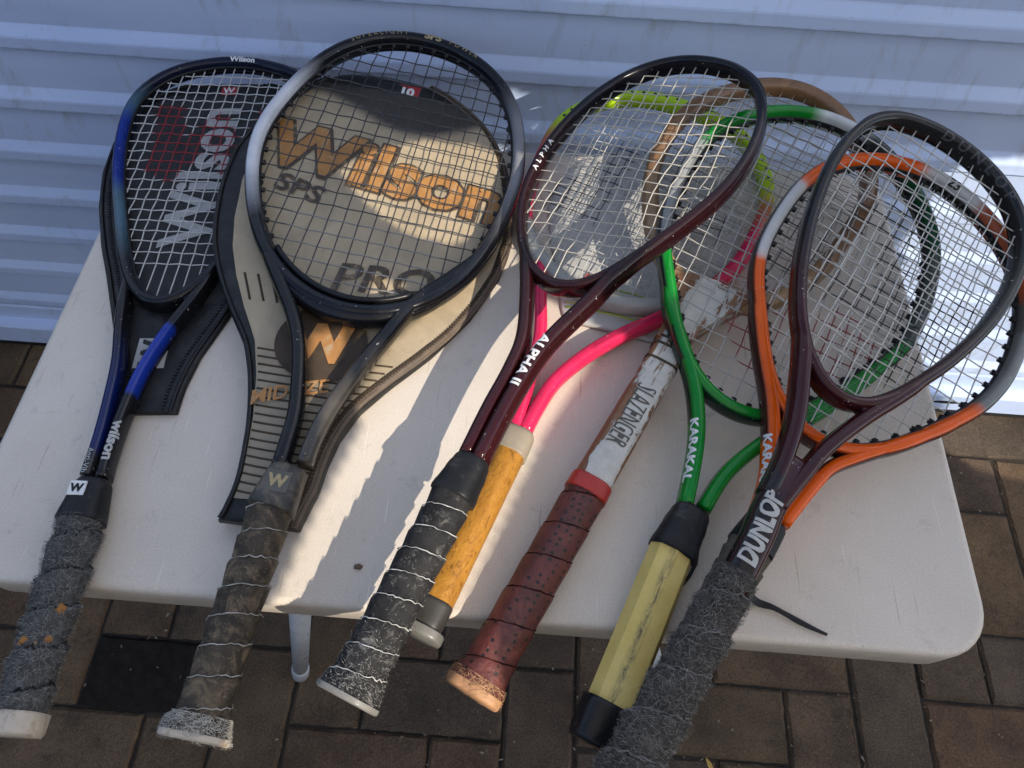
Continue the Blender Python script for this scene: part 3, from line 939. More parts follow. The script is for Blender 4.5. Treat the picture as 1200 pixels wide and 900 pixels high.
def strings(root, path, hw, sp_m, sp_c, colf, r=0.00068, seed=1, wob=0.0008, ang=0.0, end=0.006, grom=True, grom_mat=None, vtop=0.016, vbot=0.018, cross_colf=None):
    """woven string bed inside the hoop, plus its grommets"""
    rnd = random.Random(seed)
    inner = offset_closed(path, hw)
    u0, u1 = inner[:, 0].min(), inner[:, 0].max()
    v0, v1 = inner[:, 1].min(), inner[:, 1].max()
    nm = int((u1 - u0 - 0.016) / sp_m) + 1
    us = [(u0 + u1) / 2 + (i - (nm - 1) / 2) * sp_m for i in range(nm)]
    nc = int((v1 - v0 - vtop - vbot) / sp_c) + 1
    vsn = [v0 + vbot + (v1 - v0 - vbot - vtop) * i / (nc - 1) for i in range(nc)]
    jit = {}
    wv = [(rnd.uniform(25, 70), rnd.uniform(25, 70), rnd.uniform(0, 6.3), rnd.uniform(25, 70), rnd.uniform(25, 70), rnd.uniform(0, 6.3)) for _ in range(4)]
    for i in range(nm):
        for j in range(nc):
            a_, b_ = us[i], vsn[j]
            du = sum(math.sin(k[0] * a_ + k[1] * b_ + k[2]) for k in wv) / 2.2
            dv = sum(math.sin(k[3] * a_ + k[4] * b_ + k[5]) for k in wv) / 2.2
            jit[i, j] = (wob * du + rnd.gauss(0, wob * 0.3), wob * dv + rnd.gauss(0, wob * 0.3))
    mb = MB()
    gm = MB()
    def run(pts, cf):
        cols = [cf(p_[0], p_[1]) for p_ in pts]
        tube(mb, pts, r, 5, cols)
    def bead(a, bdir):
        tube(gm, [Vector(a) + Vector(bdir) * 0.0046, Vector(a) - Vector(bdir) * 0.0035], 0.0025, 8)
    for i, u in enumerate(us):
        c = chord(inner, 0, u)
        if not c or c[1] - c[0] < 0.02:
            continue
        pts = [(u, c[0] - end, 0)]
        for j, v in enumerate(vsn):
            if c[0] + 0.004 < v < c[1] - 0.004:
                s = 1 if (i + j) % 2 else -1
                pts.append((u + jit[i, j][0], v + jit[i, j][1], s * r * 0.95))
        pts.append((u, c[1] + end, 0))
        run(densify(pts), colf)
        if grom:
            bead((u, c[0], 0), (0, 1, 0))
            bead((u, c[1], 0), (0, -1, 0))
    for j, v in enumerate(vsn):
        c = chord(inner, 1, v)
        if not c or c[1] - c[0] < 0.02:
            continue
        pts = [(c[0] - end, v, 0)]
        for i, u in enumerate(us):
            if c[0] + 0.004 < u < c[1] - 0.004:
                s = -1 if (i + j) % 2 else 1
                pts.append((u + jit[i, j][0], v + jit[i, j][1], s * r * 0.95))
        pts.append((c[1] + end, v, 0))
        run(densify(pts), cross_colf or colf)
        if grom:
            bead((c[0], v, 0), (1, 0, 0))
            bead((c[1], v, 0), (-1, 0, 0))
    o = mb.obj("strings", m_string, root, kind="stuff")
    if grom:
        gm.obj("grommets", grom_mat or m_black, root, kind="stuff")
    return o

def bumper(root, path, vc, hw, t, th0=318, th1=42, mat=None, name="bumper_guard", out=1.0):
    """plastic guard round the outside of the tip"""
    arc = hoop_arc(path, vc, th0, th1)
    c = path.mean(0)
    pts = []
    for q in arc:
        n = (q - c) / np.linalg.norm(q - c)
        pts.append((q[0] + n[0] * hw * out, q[1] + n[1] * hw * out, 0.0))
    mb = MB()
    sweep(mb, pts, lambda f: 0.0040 * min(1, 0.3 + 8 * min(f, 1 - f)), lambda f: t * min(1, 0.4 + 8 * min(f, 1 - f)), nseg=10, p=0.7)
    return mb.obj(name, mat or m_black, root)

def grommet_strip(root, path, hw, mat=None, h=0.0062):
    inner = offset_closed(path, hw)
    mb = MB()
    sweep(mb, [(q[0], q[1], 0) for q in inner], 0.0030, h, closed=True, nseg=8, p=0.6)
    return mb.obj("grommet_strip", mat or m_black, root)

def densify(pts):
    out = [pts[0]]
    for a, c in zip(pts, pts[1:]):
        m = tuple((x + y) / 2 for x, y in zip(a, c))
        out += [m, c]
    return out

def grip_shape(v, f, w0, w1, h0, h1, flare):
    w = w0 + (w1 - w0) * f
    h = h0 + (h1 - h0) * f
    fl = flare * math.exp(-(v / 0.011) ** 2)
    return w + fl, h + fl

def grip(root, v0, v1, mat, w0=0.034, w1=0.031, h0=0.031, h1=0.028, pitch=0.021, lip=0.0012, flare=0.005, uc=(0.0, 0.0), name="grip", rows=None, hand=1, p=0.62, jag=0.0, seed=3, oct=0.55, ncol=40):
    """octagonal handle with a spiral wrap; returns the object and a function giving surface points"""
    rnd = random.Random(seed)
    rows = rows or int((v1 - v0) / 0.0018)
    ph = [rnd.uniform(0, 6.28) for _ in range(8)]
    def surf(v, a, extra=0.0):
        f = (v - v0) / (v1 - v0)
        w, h = grip_shape(v - v0, f, w0, w1, h0, h1, flare)
        # octagon-like section
        k = math.cos(PI / 8) / math.cos(((a + PI / 8) % (PI / 4)) - PI / 8) if ncol > 8 else 1.0
        k = oct * k + 1 - oct
        x = math.cos(a) * k * w / 2
        z = math.sin(a) * k * h / 2
        ripple = jag * (math.sin(5 * a + v * 300 + ph[0]) + math.sin(3 * a - v * 210 + ph[1])) * 0.5
        if pitch:
            q = (v / pitch + hand * a / (2 * PI)) + ripple * 60
            fr = q - math.floor(q)
            e = lip * (fr if fr < 0.93 else (1 - fr) / 0.07 * 0.93) - lip * 0.5
        else:
            e = 0
        e += extra + ripple * 0.3
        rl = math.hypot(x, z)
        u = uc[0] + (uc[1] - uc[0]) * f
        return Vector((u + x * (1 + e / rl), v, z * (1 + e / rl)))
    V, F = [], []
    for i in range(rows + 1):
        v = v0 + (v1 - v0) * i / rows
        for k in range(ncol):
            V.append(surf(v, 2 * PI * k / ncol))
    for i in range(rows):
        for k in range(ncol):
            l = (k + 1) % ncol
            F.append((i * ncol + k, (i + 1) * ncol + k, (i + 1) * ncol + l, i * ncol + l))
    # rounded butt end
    c0 = len(V)
    cu = uc[0]
    for k in range(ncol):
        q = V[k]
        V.append(Vector((cu + (q.x - cu) * 0.93, v0 - 0.0022, q.z * 0.93)))
    for k in range(ncol):
        l = (k + 1) % ncol
        F.append((k, l, c0 + l, c0 + k))
    F.append(tuple(c0 + k for k in range(ncol)))
    F.append(tuple(rows * ncol + k for k in range(ncol - 1, -1, -1)))
    F = [tuple(reversed(q)) for q in F]
    o = mesh_obj(name, V, F, mat, root, smooth=ncol > 8)
    return o, surf

def helix_pts(surf, v0, v1, pitch, hand, extra, wig, rnd, step=0.16):
    """points along the edge of the wrap"""
    out = []
    k0 = math.floor(v0 / pitch) - 2
    k1 = math.ceil(v1 / pitch) + 2
    a = 0.0
    tot = (k1 - k0) * 2 * PI
    runs = []
    cur = []
    while a < tot:
        v = k0 * pitch + pitch * a / (2 * PI)
        ang = -hand * a
        if v0 + 0.004 < v < v1 - 0.002:
            cur.append(surf(v + rnd.gauss(0, wig), ang, extra + rnd.uniform(0, wig * 0.5)))
        elif cur:
            runs.append(cur)
            cur = []
        a += step
    if cur:
        runs.append(cur)
    return runs

def frayed_edge(parent, surf, v0, v1, pitch, hand, col, r=0.00045, wig=0.0004, seed=5, name="frayed_edge", extra=0.0008):
    rnd = random.Random(seed)
    mb = MB()
    for pts in helix_pts(surf, v0, v1, pitch, hand, extra, wig, rnd):
        cols = [lerp(col, tuple(x * 0.45 for x in col), rnd.random() ** 2) for _ in pts]
        tube(mb, pts, lambda t: r * (0.6 + 0.8 * abs(math.sin(t * 91))), 5, cols)
    return mb.obj(name, m_fibre, parent, kind="stuff")

def fuzz(parent, surf, v0, v1, n, col0, col1, length=0.006, wdt=0.00016, seed=4, lift=0.0012, name="fuzz", bias=None):
    rnd = random.Random(seed)
    V, F, Cc = [], [], []
    for _ in range(n):
        v = rnd.uniform(v0, v1)
        if bias and rnd.random() > bias(v):
            continue
        a = rnd.uniform(0, 2 * PI)
        L = length * rnd.uniform(0.4, 1.3)
        da, dv = rnd.gauss(0, 1), rnd.gauss(0, 1)
        m = math.hypot(da, dv) + 1e-6
        da, dv = da / m * L / 0.016, dv / m * L
        bend = rnd.gauss(0, 0.6)
        col = lerp(col0, col1, rnd.random())
        k = len(V)
        up = lift * rnd.uniform(0.3, 1.5)
        P = []
        for s in range(4):
            t = s / 3
            P.append(surf(min(max(v + dv * t + bend * da * 0.016 * t * t, v0 - 0.003), v1), a + da * t - bend * dv / 0.016 * t * t, 0.0004 + up * math.sin(t * 2.4)))
        for s in range(4):
            d = (P[min(s + 1, 3)] - P[max(s - 1, 0)])
            sd = d.cross(Vector((P[s].x, 0.0, P[s].z)))
            if sd.length < 1e-9:
                sd = Vector((0, 0, 1))
            sd = sd.normalized() * wdt * (1.1 - 0.25 * s)
            V += [P[s] - sd, P[s] + sd]
            Cc += [col, col]
        for s in range(3):
            F.append((k + 2 * s, k + 2 * s + 1, k + 2 * s + 3, k + 2 * s + 2))
    return mesh_obj(name, V, F, m_fibre, parent, Cc, smooth=False, kind="stuff")

def collar(root, v0, v1, w0, w1, h0, h1, mat, uc=(0, 0), name="collar", p=0.7, rings=0, n=16):
    mb = MB()
    path = [(uc[0] + (uc[1] - uc[0]) * i / n, v0 + (v1 - v0) * i / n, 0) for i in range(n + 1)]
    def ww(f):
        e = 0.0007 * (1 if rings and math.sin(f * rings * 2 * PI) > 0.4 else 0)
        end = 1 - 0.10 * max(0, (f - 0.9) / 0.1)
        return (w0 + (w1 - w0) * f ** 1.2 + e) * end
    def hh(f):
        e = 0.0007 * (1 if rings and math.sin(f * rings * 2 * PI) > 0.4 else 0)
        end = 1 - 0.10 * max(0, (f - 0.9) / 0.1)
        return (h0 + (h1 - h0) * f ** 1.2 + e) * end
    sweep(mb, path, ww, hh, nseg=24, p=p)
    return mb.obj(name, mat, root)

def butt(root, w, h, v0, v1, mat, name="butt_cap", uc=0.0, p=0.7):
    mb = MB()
    n = 8
    path = [(uc, v0 + (v1 - v0) * i / n, 0) for i in range(n + 1)]
    sweep(mb, path, lambda f: w * (0.92 + 0.08 * min(1, f * 5)), lambda f: h * (0.92 + 0.08 * min(1, f * 5)), nseg=24, p=p)
    return mb.obj(name, mat, root)

def rev(path):
    return path[::-1]

def arclen(path):
    return float(np.sum(np.linalg.norm(np.diff(path, axis=0), axis=1)))

def arc_at(path, v):
    s = np.r_[0, np.cumsum(np.linalg.norm(np.diff(path, axis=0), axis=1))]
    i = int(np.argmin(np.abs(path[:, 1] - v)))
    return float(s[i])

def hoop_arc(path, vc, th0, th1):
    """piece of the hoop from clock angle th0 clockwise to th1"""
    th = np.array([theta(q, vc) for q in path])
    span = (th1 - th0) % 360
    sel = [((t - th0) % 360, q) for t, q in zip(th, path) if (t - th0) % 360 <= span]
    sel.sort(key=lambda z: z[0])
    return np.array([q for _, q in sel])

# ------------------------------------------------------------------ racket covers lying on the table
def cover_obj(root, left, right, vmax, thick, mat, name="body", ns=28, nv=90, s_in=1.0, s_r=None, lift=0.0, dome=0.0, wr=0.0012, seed=2, colf=None, edge=0.12, vmin=0.0):
    rnd = random.Random(seed)
    L = np.array(left, float) / 1000
    R_ = np.array(right, float) / 1000
    waves = [(rnd.uniform(20, 70), rnd.uniform(20, 70), rnd.uniform(0, 6)) for _ in range(5)]
    def hw(v, T):
        return float(np.interp(v, T[:, 1], T[:, 0]))
    def height(u, v):
        l, r = hw(v, L), hw(v, R_)
        s = (2 * (u - l) / (r - l + 1e-9)) - 1
        e = min(1.0, (1 - abs(s)) / edge)
        ev = min(1.0, max(0.0, (vmax - v) / 0.02))
        pro = math.sqrt(max(0.0, 1 - (1 - min(e, ev)) ** 2))
        w = sum(math.sin(a * u + b * v + c) for a, b, c in waves) / 5
        return 0.002 + (thick + dome * (1 - s * s)) * pro + wr * w * pro
    V, F, Cc = [], [], []
    for i in range(nv + 1):
        v = vmin + (vmax - vmin) * i / nv
        l, r = hw(v, L), hw(v, R_)
        m, h = (l + r) / 2, (r - l) / 2
        for k in range(ns + 1):
            s = -1 + 2 * k / ns
            s = math.sin(s * PI / 2) * (s_in if s < 0 or s_r is None else s_r)
            u = m + h * s
            V.append((u, v, height(u, v) + lift))
            if colf:
                Cc.append(colf(s, u, v))
    for i in range(nv):
        for k in range(ns):
            a = i * (ns + 1) + k
            F.append((a, a + 1, a + ns + 2, a + ns + 1))
    if lift == 0:      # closed underside
        n0 = len(V)
        rim = [k for k in range(ns + 1)] + [i * (ns + 1) + ns for i in range(1, nv + 1)] + [nv * (ns + 1) + k for k in range(ns - 1, -1, -1)] + [i * (ns + 1) for i in range(nv - 1, 0, -1)]
        for q in rim:
            V.append((V[q][0], V[q][1], 0.0003))
            if colf:
                Cc.append(Cc[q])
        m = len(rim)
        for i in range(m):
            j = (i + 1) % m
            F.append((rim[i], n0 + i, n0 + j, rim[j]))
        F.append(tuple(n0 + i for i in range(m - 1, -1, -1)))
    o = mesh_obj(name, V, F, mat, root, Cc if colf else None)
    return o, height, hw, L, R_

def frame_matrix(A, Vx):
    v = Vector(Vx).normalized()
    n = Vector((0, 0, 1))
    u = v.cross(n)
    M = Matrix.Identity(4)
    for i, ax in enumerate((u, v, n)):
        for r in range(3):
            M[r][i] = ax[r]
    M[0][3], M[1][3], M[2][3] = A
    return M

def axes_matrix(A, u, v, n):
    M = Matrix.Identity(4)
    for i, ax in enumerate((u, v, n)):
        for r in range(3):
            M[r][i] = ax[r]
    M[0][3], M[1][3], M[2][3] = A
    return M

def outline(L, R_, ins=0.0):
    pts = [(a + ins, c) for a, c in L] + [(a - ins, c) for a, c in reversed(list(R_))]
    return pts

# black cover under the blue racket
m_vinyl = basic("black_vinyl", (0.011, 0.011, 0.012), rough=0.42, spec=0.3, mott=0.4, mott_scale=40, dirt=(0.026, 0.025, 0.024), dirt_amt=0.5, bmp=0.35, bmp_scale=500)
m_mesh = basic("charcoal_fabric", (0.022, 0.023, 0.025), rough=0.75, mott=0.35, mott_scale=50, bmp=0.5, bmp_scale=700)
c1 = empty("racket_cover", mat=frame_matrix((-0.3068, 0.2768, TZ), (-0.0973, 0.9953, 0)))
tag(c1, "black zip racket cover with big grey lettering under the blue racket", "racket cover", "racket covers")
c1L = [(-24, -4), (-34, 37), (-48, 81), (-69, 141), (-82, 175), (-97, 225), (-105, 271), (-105, 311), (-101, 346), (-88, 370), (-66, 392), (-45, 402), (-20, 407), (-2, 408)]
c1R = [(24, -4), (26, 20), (33, 50), (50, 92), (66, 135), (80, 175), (95, 225), (104, 271), (106, 311), (102, 346), (90, 372), (68, 394), (46, 404), (20, 408), (2, 408)]
b1, h1, hw1, L1, R1_ = cover_obj(c1, c1L, c1R, 0.4078, 0.003, m_vinyl, dome=0.001, wr=0.0005, seed=4, vmin=-0.004)
p1, *_ = cover_obj(c1, c1L, c1R, 0.392, 0.003, m_mesh, name="fabric_panel", s_in=0.80, lift=0.0006, dome=0.001, wr=0.0005, seed=4, vmin=0.105)
for side, T in ((0, L1), (1, R1_)):
    sg = 1 if side == 0 else -1
    mb = MB()
    pts = [(q[0] + sg * 0.0045, q[1]) for q in T[:-2]]
    P = catmull(pts, 70)
    tube(mb, [(q[0], q[1], h1(q[0], q[1]) + 0.0006) for q in P], 0.0016, 7)
    mb.obj("piping", m_black, b1)
    mb = MB()
    for i in range(0, 69):
        q, w = P[i], P[i + 1]
        for s in range(2):
            t = q + (w - q) * (s / 2)
            u = t[0] + sg * 0.007
            mb.box(u - 0.0014, u + 0.0014, t[1] - 0.0007, t[1] + 0.0007, h1(u, t[1]) + 0.0002, h1(u, t[1]) + 0.0012)
    mb.obj("zip_teeth", m_black, b1, smooth=False, kind="stuff")
zt1 = lambda u, v: h1(u, v) + 0.0016
text_flat("lettering", "Wilson", 0.066, (-0.004, 0.265), PI / 2, m_silver_ink, p1, zt1, bold=0.025, xs=1.0)
lb = MB()
lb.box(-0.0205, 0.0055, 0.038, 0.068, 0.0040, 0.0068)
logo = lb.obj("logo_patch", basic("patch_grey", (0.34, 0.34, 0.33), rough=0.6, mott=0.2), c1, smooth=False)
text_flat("lettering", "W", 0.024, (-0.0075, 0.053), PI / 2, m_black, logo, 0.0073, bold=0.04)
lb = MB()
lb.box(-0.006, 0.010, 0.384, 0.396, 0.0035, 0.0070)
m_redtag = basic("red_tag", (0.30, 0.016, 0.020), rough=0.5, mott=0.15)
tagp = lb.obj("brand_tag", m_redtag, c1, smooth=False)
text_flat("lettering", "W", 0.011, (0.002, 0.390), 0.0, m_white_ink, tagp, 0.0074, bold=0.04)

# tan and black cover under the big tennis racket
m_tan, nt, b = new_mat("tan_vinyl")
a = nt.nodes.new("ShaderNodeAttribute"); a.attribute_name = "Col"
c = mixc(nt, 1.0, a.outputs[0], ramp(nt, noise(nt, 18, 7, 0.7, 0.6), [(0.25, (0.66,) * 3), (0.75, (1.12,) * 3)]), 'MULTIPLY')
c = mixc(nt, thresh(nt, noise(nt, 48, 8, 0.75, 1.0), 0.60, 0.80), c, (0.17, 0.14, 0.10))
c = mixc(nt, thresh(nt, noise(nt, 240, 4, 0.6), 0.72, 0.78), c, (0.09, 0.075, 0.055))
nt.links.new(c, b.inputs["Base Color"])
b.inputs["Roughness"].default_value = 0.45
bump(nt, b, noise(nt, 420, 5, 0.7), 0.3, 0.0008)
m_zip = basic("brown_zip_tape", (0.115, 0.085, 0.06), rough=0.6, mott=0.4, mott_scale=90, bmp=0.5, bmp_scale=500)
m_orange_ink = basic("orange_ink", (0.37, 0.175, 0.048), rough=0.5, mott=0.35, mott_scale=40, dirt=(0.36, 0.27, 0.16), dirt_amt=0.25, dirt_scale=70)
m_brown_ink = basic("brown_ink", (0.055, 0.038, 0.024), rough=0.55, mott=0.4, mott_scale=60, spec=0.25)
m_worn_ink = basic("worn_brown_ink", (0.065, 0.046, 0.028), rough=0.55, mott=0.4, mott_scale=60, dirt=(0.30, 0.23, 0.14), dirt_amt=0.25, dirt_scale=80)
c2 = empty("racket_cover", mat=axes_matrix((-0.1937, 0.1887, 0.7035), (0.9935, -0.0117, -0.1131), (0.0171, 0.9988, 0.0466), (0.1124, -0.0483, 0.9925)))
tag(c2, "tan and black vinyl racket cover with orange lettering under the large tennis racket", "racket cover", "racket covers")
c2L = [(-28, -4), (-26, 3), (-23, 23), (-24, 47), (-28, 80), (-36, 115), (-48, 147), (-68, 178), (-85, 208), (-98, 238), (-106, 270), (-111, 313), (-109, 354), (-99, 388), (-82, 424), (-64, 449), (-44, 467), (-22, 480), (4, 486)]
c2R = [(32, -4), (37, 17), (40, 28), (42, 49), (47, 72), (58, 98), (78, 125), (109, 161), (137, 203), (158, 251), (166, 295), (160, 350), (150, 392), (136, 420), (124, 436), (108, 451), (89, 465), (68, 476), (40, 484), (6, 486)]
b2, h2, hw2, L2, R2_ = cover_obj(c2, c2L, c2R, 0.4855, 0.009, m_vinyl, dome=0.004, wr=0.0016, seed=8, vmin=-0.004, edge=0.10)
TAN, TAN2, DK = (0.42, 0.335, 0.215), (0.27, 0.225, 0.155), (0.040, 0.034, 0.028)
def tancol(s, u, v):
    c = lerp(TAN2, TAN, min(1, max(0, (v - 0.10) / 0.12)))
    return lerp(c, DK, min(1, max(0, (v - 0.415 + 0.02 * math.sin(u * 30)) / 0.012)))
p2, *_ = cover_obj(c2, c2L, c2R, 0.470, 0.009, m_tan, name="tan_panel", s_in=0.85, s_r=0.93, lift=0.0008, dome=0.004, wr=0.0016, seed=8, vmin=0.012, edge=0.10, colf=tancol, ns=36, nv=120)
for side, T in ((0, L2), (1, R2_)):
    sg = 1 if side == 0 else -1
    P = catmull([(q[0] + sg * 0.003, q[1]) for q in T[:-2]], 90)
    mb = MB()
    tube(mb, [(q[0], q[1], h2(q[0], q[1]) + 0.0008) for q in P], 0.0022, 8)
    mb.obj("piping", m_black if side == 0 else m_zip, b2)
    if side == 1:
        mb = MB()
        sweep(mb, [(q[0] - 0.0035, q[1], h2(q[0] - 0.0035, q[1]) + 0.0010) for q in P], 0.0075, 0.0022, nseg=8)
        mb.obj("zip_tape", m_zip, b2)
        mb = MB()
        for i in range(0, 89):
            for s in range(2):
                t = P[i] + (P[i + 1] - P[i]) * (s / 2)
                u = t[0] - 0.0045
                mb.box(u - 0.0017, u + 0.0017, t[1] - 0.0008, t[1] + 0.0008, h2(u, t[1]) + 0.001, h2(u, t[1]) + 0.0028)
        mb.obj("zip_teeth", m_brown_ink, b2, smooth=False, kind="stuff")
# printed ribs across the neck
zt2 = lambda u, v: h2(u, v) + 0.0015
for i in range(18):
    v = 0.016 + i * 0.0072
    l, r = hw2(v, L2), hw2(v, R2_)
    m_, h_ = (l + r) / 2, (r - l) / 2
    mb = MB()
    pts = []
    for k in range(15):
        u = m_ + h_ * 0.83 * (-1 + 2 * k / 14)
        pts.append((u, v + 0.003 * ((u - m_) / h_) ** 2, h2(u, v + 0.003 * ((u - m_) / h_) ** 2) + 0.0010))
    sweep(mb, pts, 0.0016, 0.0012, nseg=6)
    mb.obj("printed_rib", m_brown_ink, p2)
for i in range(4):
    mb = MB()
    u0 = -0.062 + 0.0115 * i
    pts = [(u0 + 0.011 * k / 6, 0.212 - 0.026 * k / 6, 0) for k in range(7)]
    sweep(mb, [(x, y, h2(x, y) + 0.0010) for x, y, _ in pts], 0.0022, 0.0010, nseg=6)
    mb.obj("printed_bar", m_brown_ink, p2)
# lettering: a dark outline under each orange word
def outlined(body, size, pos, ang, xs, bold):
    o = text_flat("lettering_outline", body, size, pos, ang, m_worn_ink, p2, lambda u, v: zt2(u, v) + 0.0003, bold=bold + 0.035, xs=xs)
    text_flat("lettering", body, size, pos, ang, m_orange_ink, p2, lambda u, v: zt2(u, v) + 0.0008, bold=bold, xs=xs)
outlined("Wilson", 0.078, (0.036, 0.350), -0.15, 1.02, 0.035)
text_flat("lettering", "SPS", 0.028, (-0.036, 0.312), -0.30, m_worn_ink, p2, lambda u, v: zt2(u, v) + 0.0006, bold=0.02, xs=1.2)
text_flat("lettering", "PRO", 0.040, (0.056, 0.224), 0.10, m_worn_ink, p2, lambda u, v: zt2(u, v) + 0.0006, bold=0.02, xs=1.15, shear=0.25)
text_flat("lettering", "MIDSIZE", 0.017, (0.002, 0.104), 0.30, m_orange_ink, p2, lambda u, v: zt2(u, v) + 0.0016, bold=0.02, shear=0.2)
mb = MB()
cc = [(0.017 + 0.038 * math.cos(2 * PI * i / 40), 0.151 + 0.036 * math.sin(2 * PI * i / 40)) for i in range(40)]
rings_ = []
for rr in (0.0, 0.25, 0.5, 0.75, 1.0):
    rings_.append([(0.017 + (x - 0.017) * rr, 0.151 + (y - 0.151) * rr) for x, y in cc])
V = [(x, y, zt2(x, y) + 0.0012) for rg in rings_ for x, y in rg]
F = []
for a_ in range(4):
    for i in range(40):
        j = (i + 1) % 40
        F.append((a_ * 40 + i, (a_ + 1) * 40 + i, (a_ + 1) * 40 + j, a_ * 40 + j))
mb.add(V, F)
disc = mb.obj("round_badge", m_brown_ink, p2)
text_flat("lettering", "W", 0.047, (0.016, 0.151), 0.10, m_orange_ink, disc, lambda u, v: zt2(u, v) + 0.0022, bold=0.06, xs=1.0)
mb = MB()
mb.box(0.029, 0.053, 0.450, 0.469, 0.0105, 0.0150)
tg = mb.obj("brand_tag", m_redtag, c2, smooth=False)
text_flat("lettering", "10", 0.015, (0.041, 0.4595), -0.05, m_white_ink, tg, 0.0154, bold=0.05)

# white cover with green and yellow stripes under the pink racket
m_whitevinyl = basic("white_vinyl", (0.40, 0.395, 0.375), rough=0.4, mott=0.15, mott_scale=20, bmp=0.2, bmp_scale=300, dirt=(0.28, 0.27, 0.25), dirt_amt=0.3)
m_lime = basic("lime_print", (0.33, 0.42, 0.06), rough=0.5, mott=0.2)
m_yel = basic("yellow_print", (0.50, 0.42, 0.10), rough=0.5, mott=0.2)
m_redp = basic("red_print", (0.36, 0.10, 0.08), rough=0.5, mott=0.2)
c3 = empty("racket_cover", mat=frame_matrix((0.070, 0.388, TZ), (0.22, 0.975, 0)))
tag(c3, "white racket cover printed with lime and yellow stripes under the pink racket", "racket cover", "racket covers")
c3L = [(-38, 0), (-44, 4), (-48, 12), (-60, 45), (-78, 85), (-92, 125), (-92, 165), (-78, 200), (-50, 222), (-5, 232)]
c3R = [(46, 0), (52, 4), (55, 12), (66, 45), (82, 85), (95, 125), (95, 165), (80, 200), (52, 222), (5, 232)]
b3, h3, hw3, L3, R3_ = cover_obj(c3, c3L, c3R, 0.2315, 0.0025, m_whitevinyl, dome=0.0005, wr=0.0006, seed=15, nv=60)
for k, (v, mt, w) in enumerate(((0.013, m_lime, 0.0022), (0.018, m_yel, 0.0016), (0.036, m_yel, 0.0026), (0.041, m_lime, 0.0016))):
    mb = MB()
    l, r = hw3(v, L3) + 0.004, hw3(v, R3_) - 0.004
    sweep(mb, [(l + (r - l) * i / 20, v + 0.004 * math.sin(i / 20 * 3), h3(l + (r - l) * i / 20, v) + 0.0004) for i in range(21)], w, 0.0006, nseg=6)
    mb.obj("printed_stripe", mt, b3)
text_flat("lettering", "SP", 0.014, (-0.030, 0.050), 0.05, m_redp, b3, lambda u, v: h3(u, v) + 0.0012, bold=0.03)

# ------------------------------------------------------------------ the eight rackets
BLK = (0.008, 0.008, 0.010)

# 1 blue and black squash racket on the black cover
root, d = racket_root("blue_racket", "R1", "blue and black racket with red marks on white strings and fuzzy grey grip, farthest left")
NAVY, BLUE, STEEL = (0.005, 0.007, 0.020), (0.006, 0.024, 0.20), (0.055, 0.115, 0.155)
ring = colour_ring([(0, NAVY), (60, BLUE), (105, STEEL), (130, BLK), (203, STEEL), (236, BLUE), (300, STEEL), (312, NAVY)], 7)
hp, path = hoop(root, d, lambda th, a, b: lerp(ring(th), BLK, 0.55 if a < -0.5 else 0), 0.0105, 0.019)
mb = MB()
def c1c(v, a, b):
    if v > 0.31:
        return BLK
    t = min(1, max(0, (0.31 - v) / 0.06))
    base = lerp(BLK, (0.005, 0.013, 0.085), t)
    return base if v > 0.195 else lerp((0.005, 0.013, 0.085), (0.02, 0.021, 0.023), min(1, (0.195 - v) / 0.004))
def c1r(v, a, b):
    if 0.235 < v < 0.315:
        return (0.007, 0.030, 0.27) if b > 0.1 and 0.245 < v else BLK
    return BLK
pl = arm(mb, d["armL"], 0.0095, 0.019, c1c, hp_path=path)
pr = arm(mb, d["armR"], 0.0095, 0.019, c1r, hp_path=path)
web(mb, path, pl, d["vc"], 180, 262, 0.0085, lambda v, a, b: BLK)
web(mb, path, pr, d["vc"], 98, 180, 0.0085, lambda v, a, b: BLK)
shaft = mb.obj("shaft", m_paint, root)
text_path("lettering", "Wilson", 0.0095, hoop_arc(path, d["vc"], 330, 60), arclen(hoop_arc(path, d["vc"], 330, 360)) + 0.004, m_white_ink, hp, 0.0105, 0.019, bold=0.04, phi0=78)
text_path("lettering", "wilson", 0.0125, rev(pr)[::-1], arc_at(pr, 0.205), m_silver_ink, shaft, 0.0095, 0.019, bold=0.04, phi0=118, xs=1.05)
text_path("lettering", "Anti-Vibe", 0.0062, pl, arc_at(pl, 0.184), m_silver_ink, shaft, 0.0095, 0.019, phi0=90)
WL = [(-0.055, 0.590), (-0.042, 0.495), (-0.003, 0.570), (0.033, 0.495), (0.050, 0.590)]
def scol1(u, v):
    k = min(seg_dist(u, v, WL[i], WL[i + 1]) for i in range(4))
    return (0.27, 0.012, 0.016) if k < 0.0150 and 0.488 < v < 0.597 else (0.50, 0.49, 0.46)
strings(root, path, 0.005, 0.0105, 0.0125, scol1, r=0.00062, seed=11, wob=0.0006, grom=False, vbot=0.040)
bumper(root, path, d["vc"], 0.0052, 0.014, 300, 60)
grommet_strip(root, path, 0.0052)
collar(root, 0.139, 0.172, 0.0330, 0.0235, 0.031, 0.021, m_collar, uc=(-0.003, -0.0026))
lb = MB()
lb.box(-0.0125, -0.0005, 0.155, 0.166, 0.0128, 0.0142)
lg = lb.obj("logo_patch", m_white_ink, root, smooth=False)
lg.rotation_euler = (0.0, 0.0, 0.0)
text_flat("lettering", "W", 0.0085, (-0.0065, 0.1605), 0.0, m_black, lg, 0.0146, bold=0.05)
g, sf = grip(root, 0.0, 0.141, m_towel_grey, w0=0.0325, w1=0.0320, h0=0.030, h1=0.029, pitch=0.0265, lip=0.0040, flare=0.001, uc=(0, -0.003), jag=0.0009, seed=3)
fuzz(g, sf, 0.006, 0.141, 7000, (0.06, 0.059, 0.056), (0.30, 0.295, 0.28), seed=1, length=0.0034, wdt=0.00012, lift=0.0016)
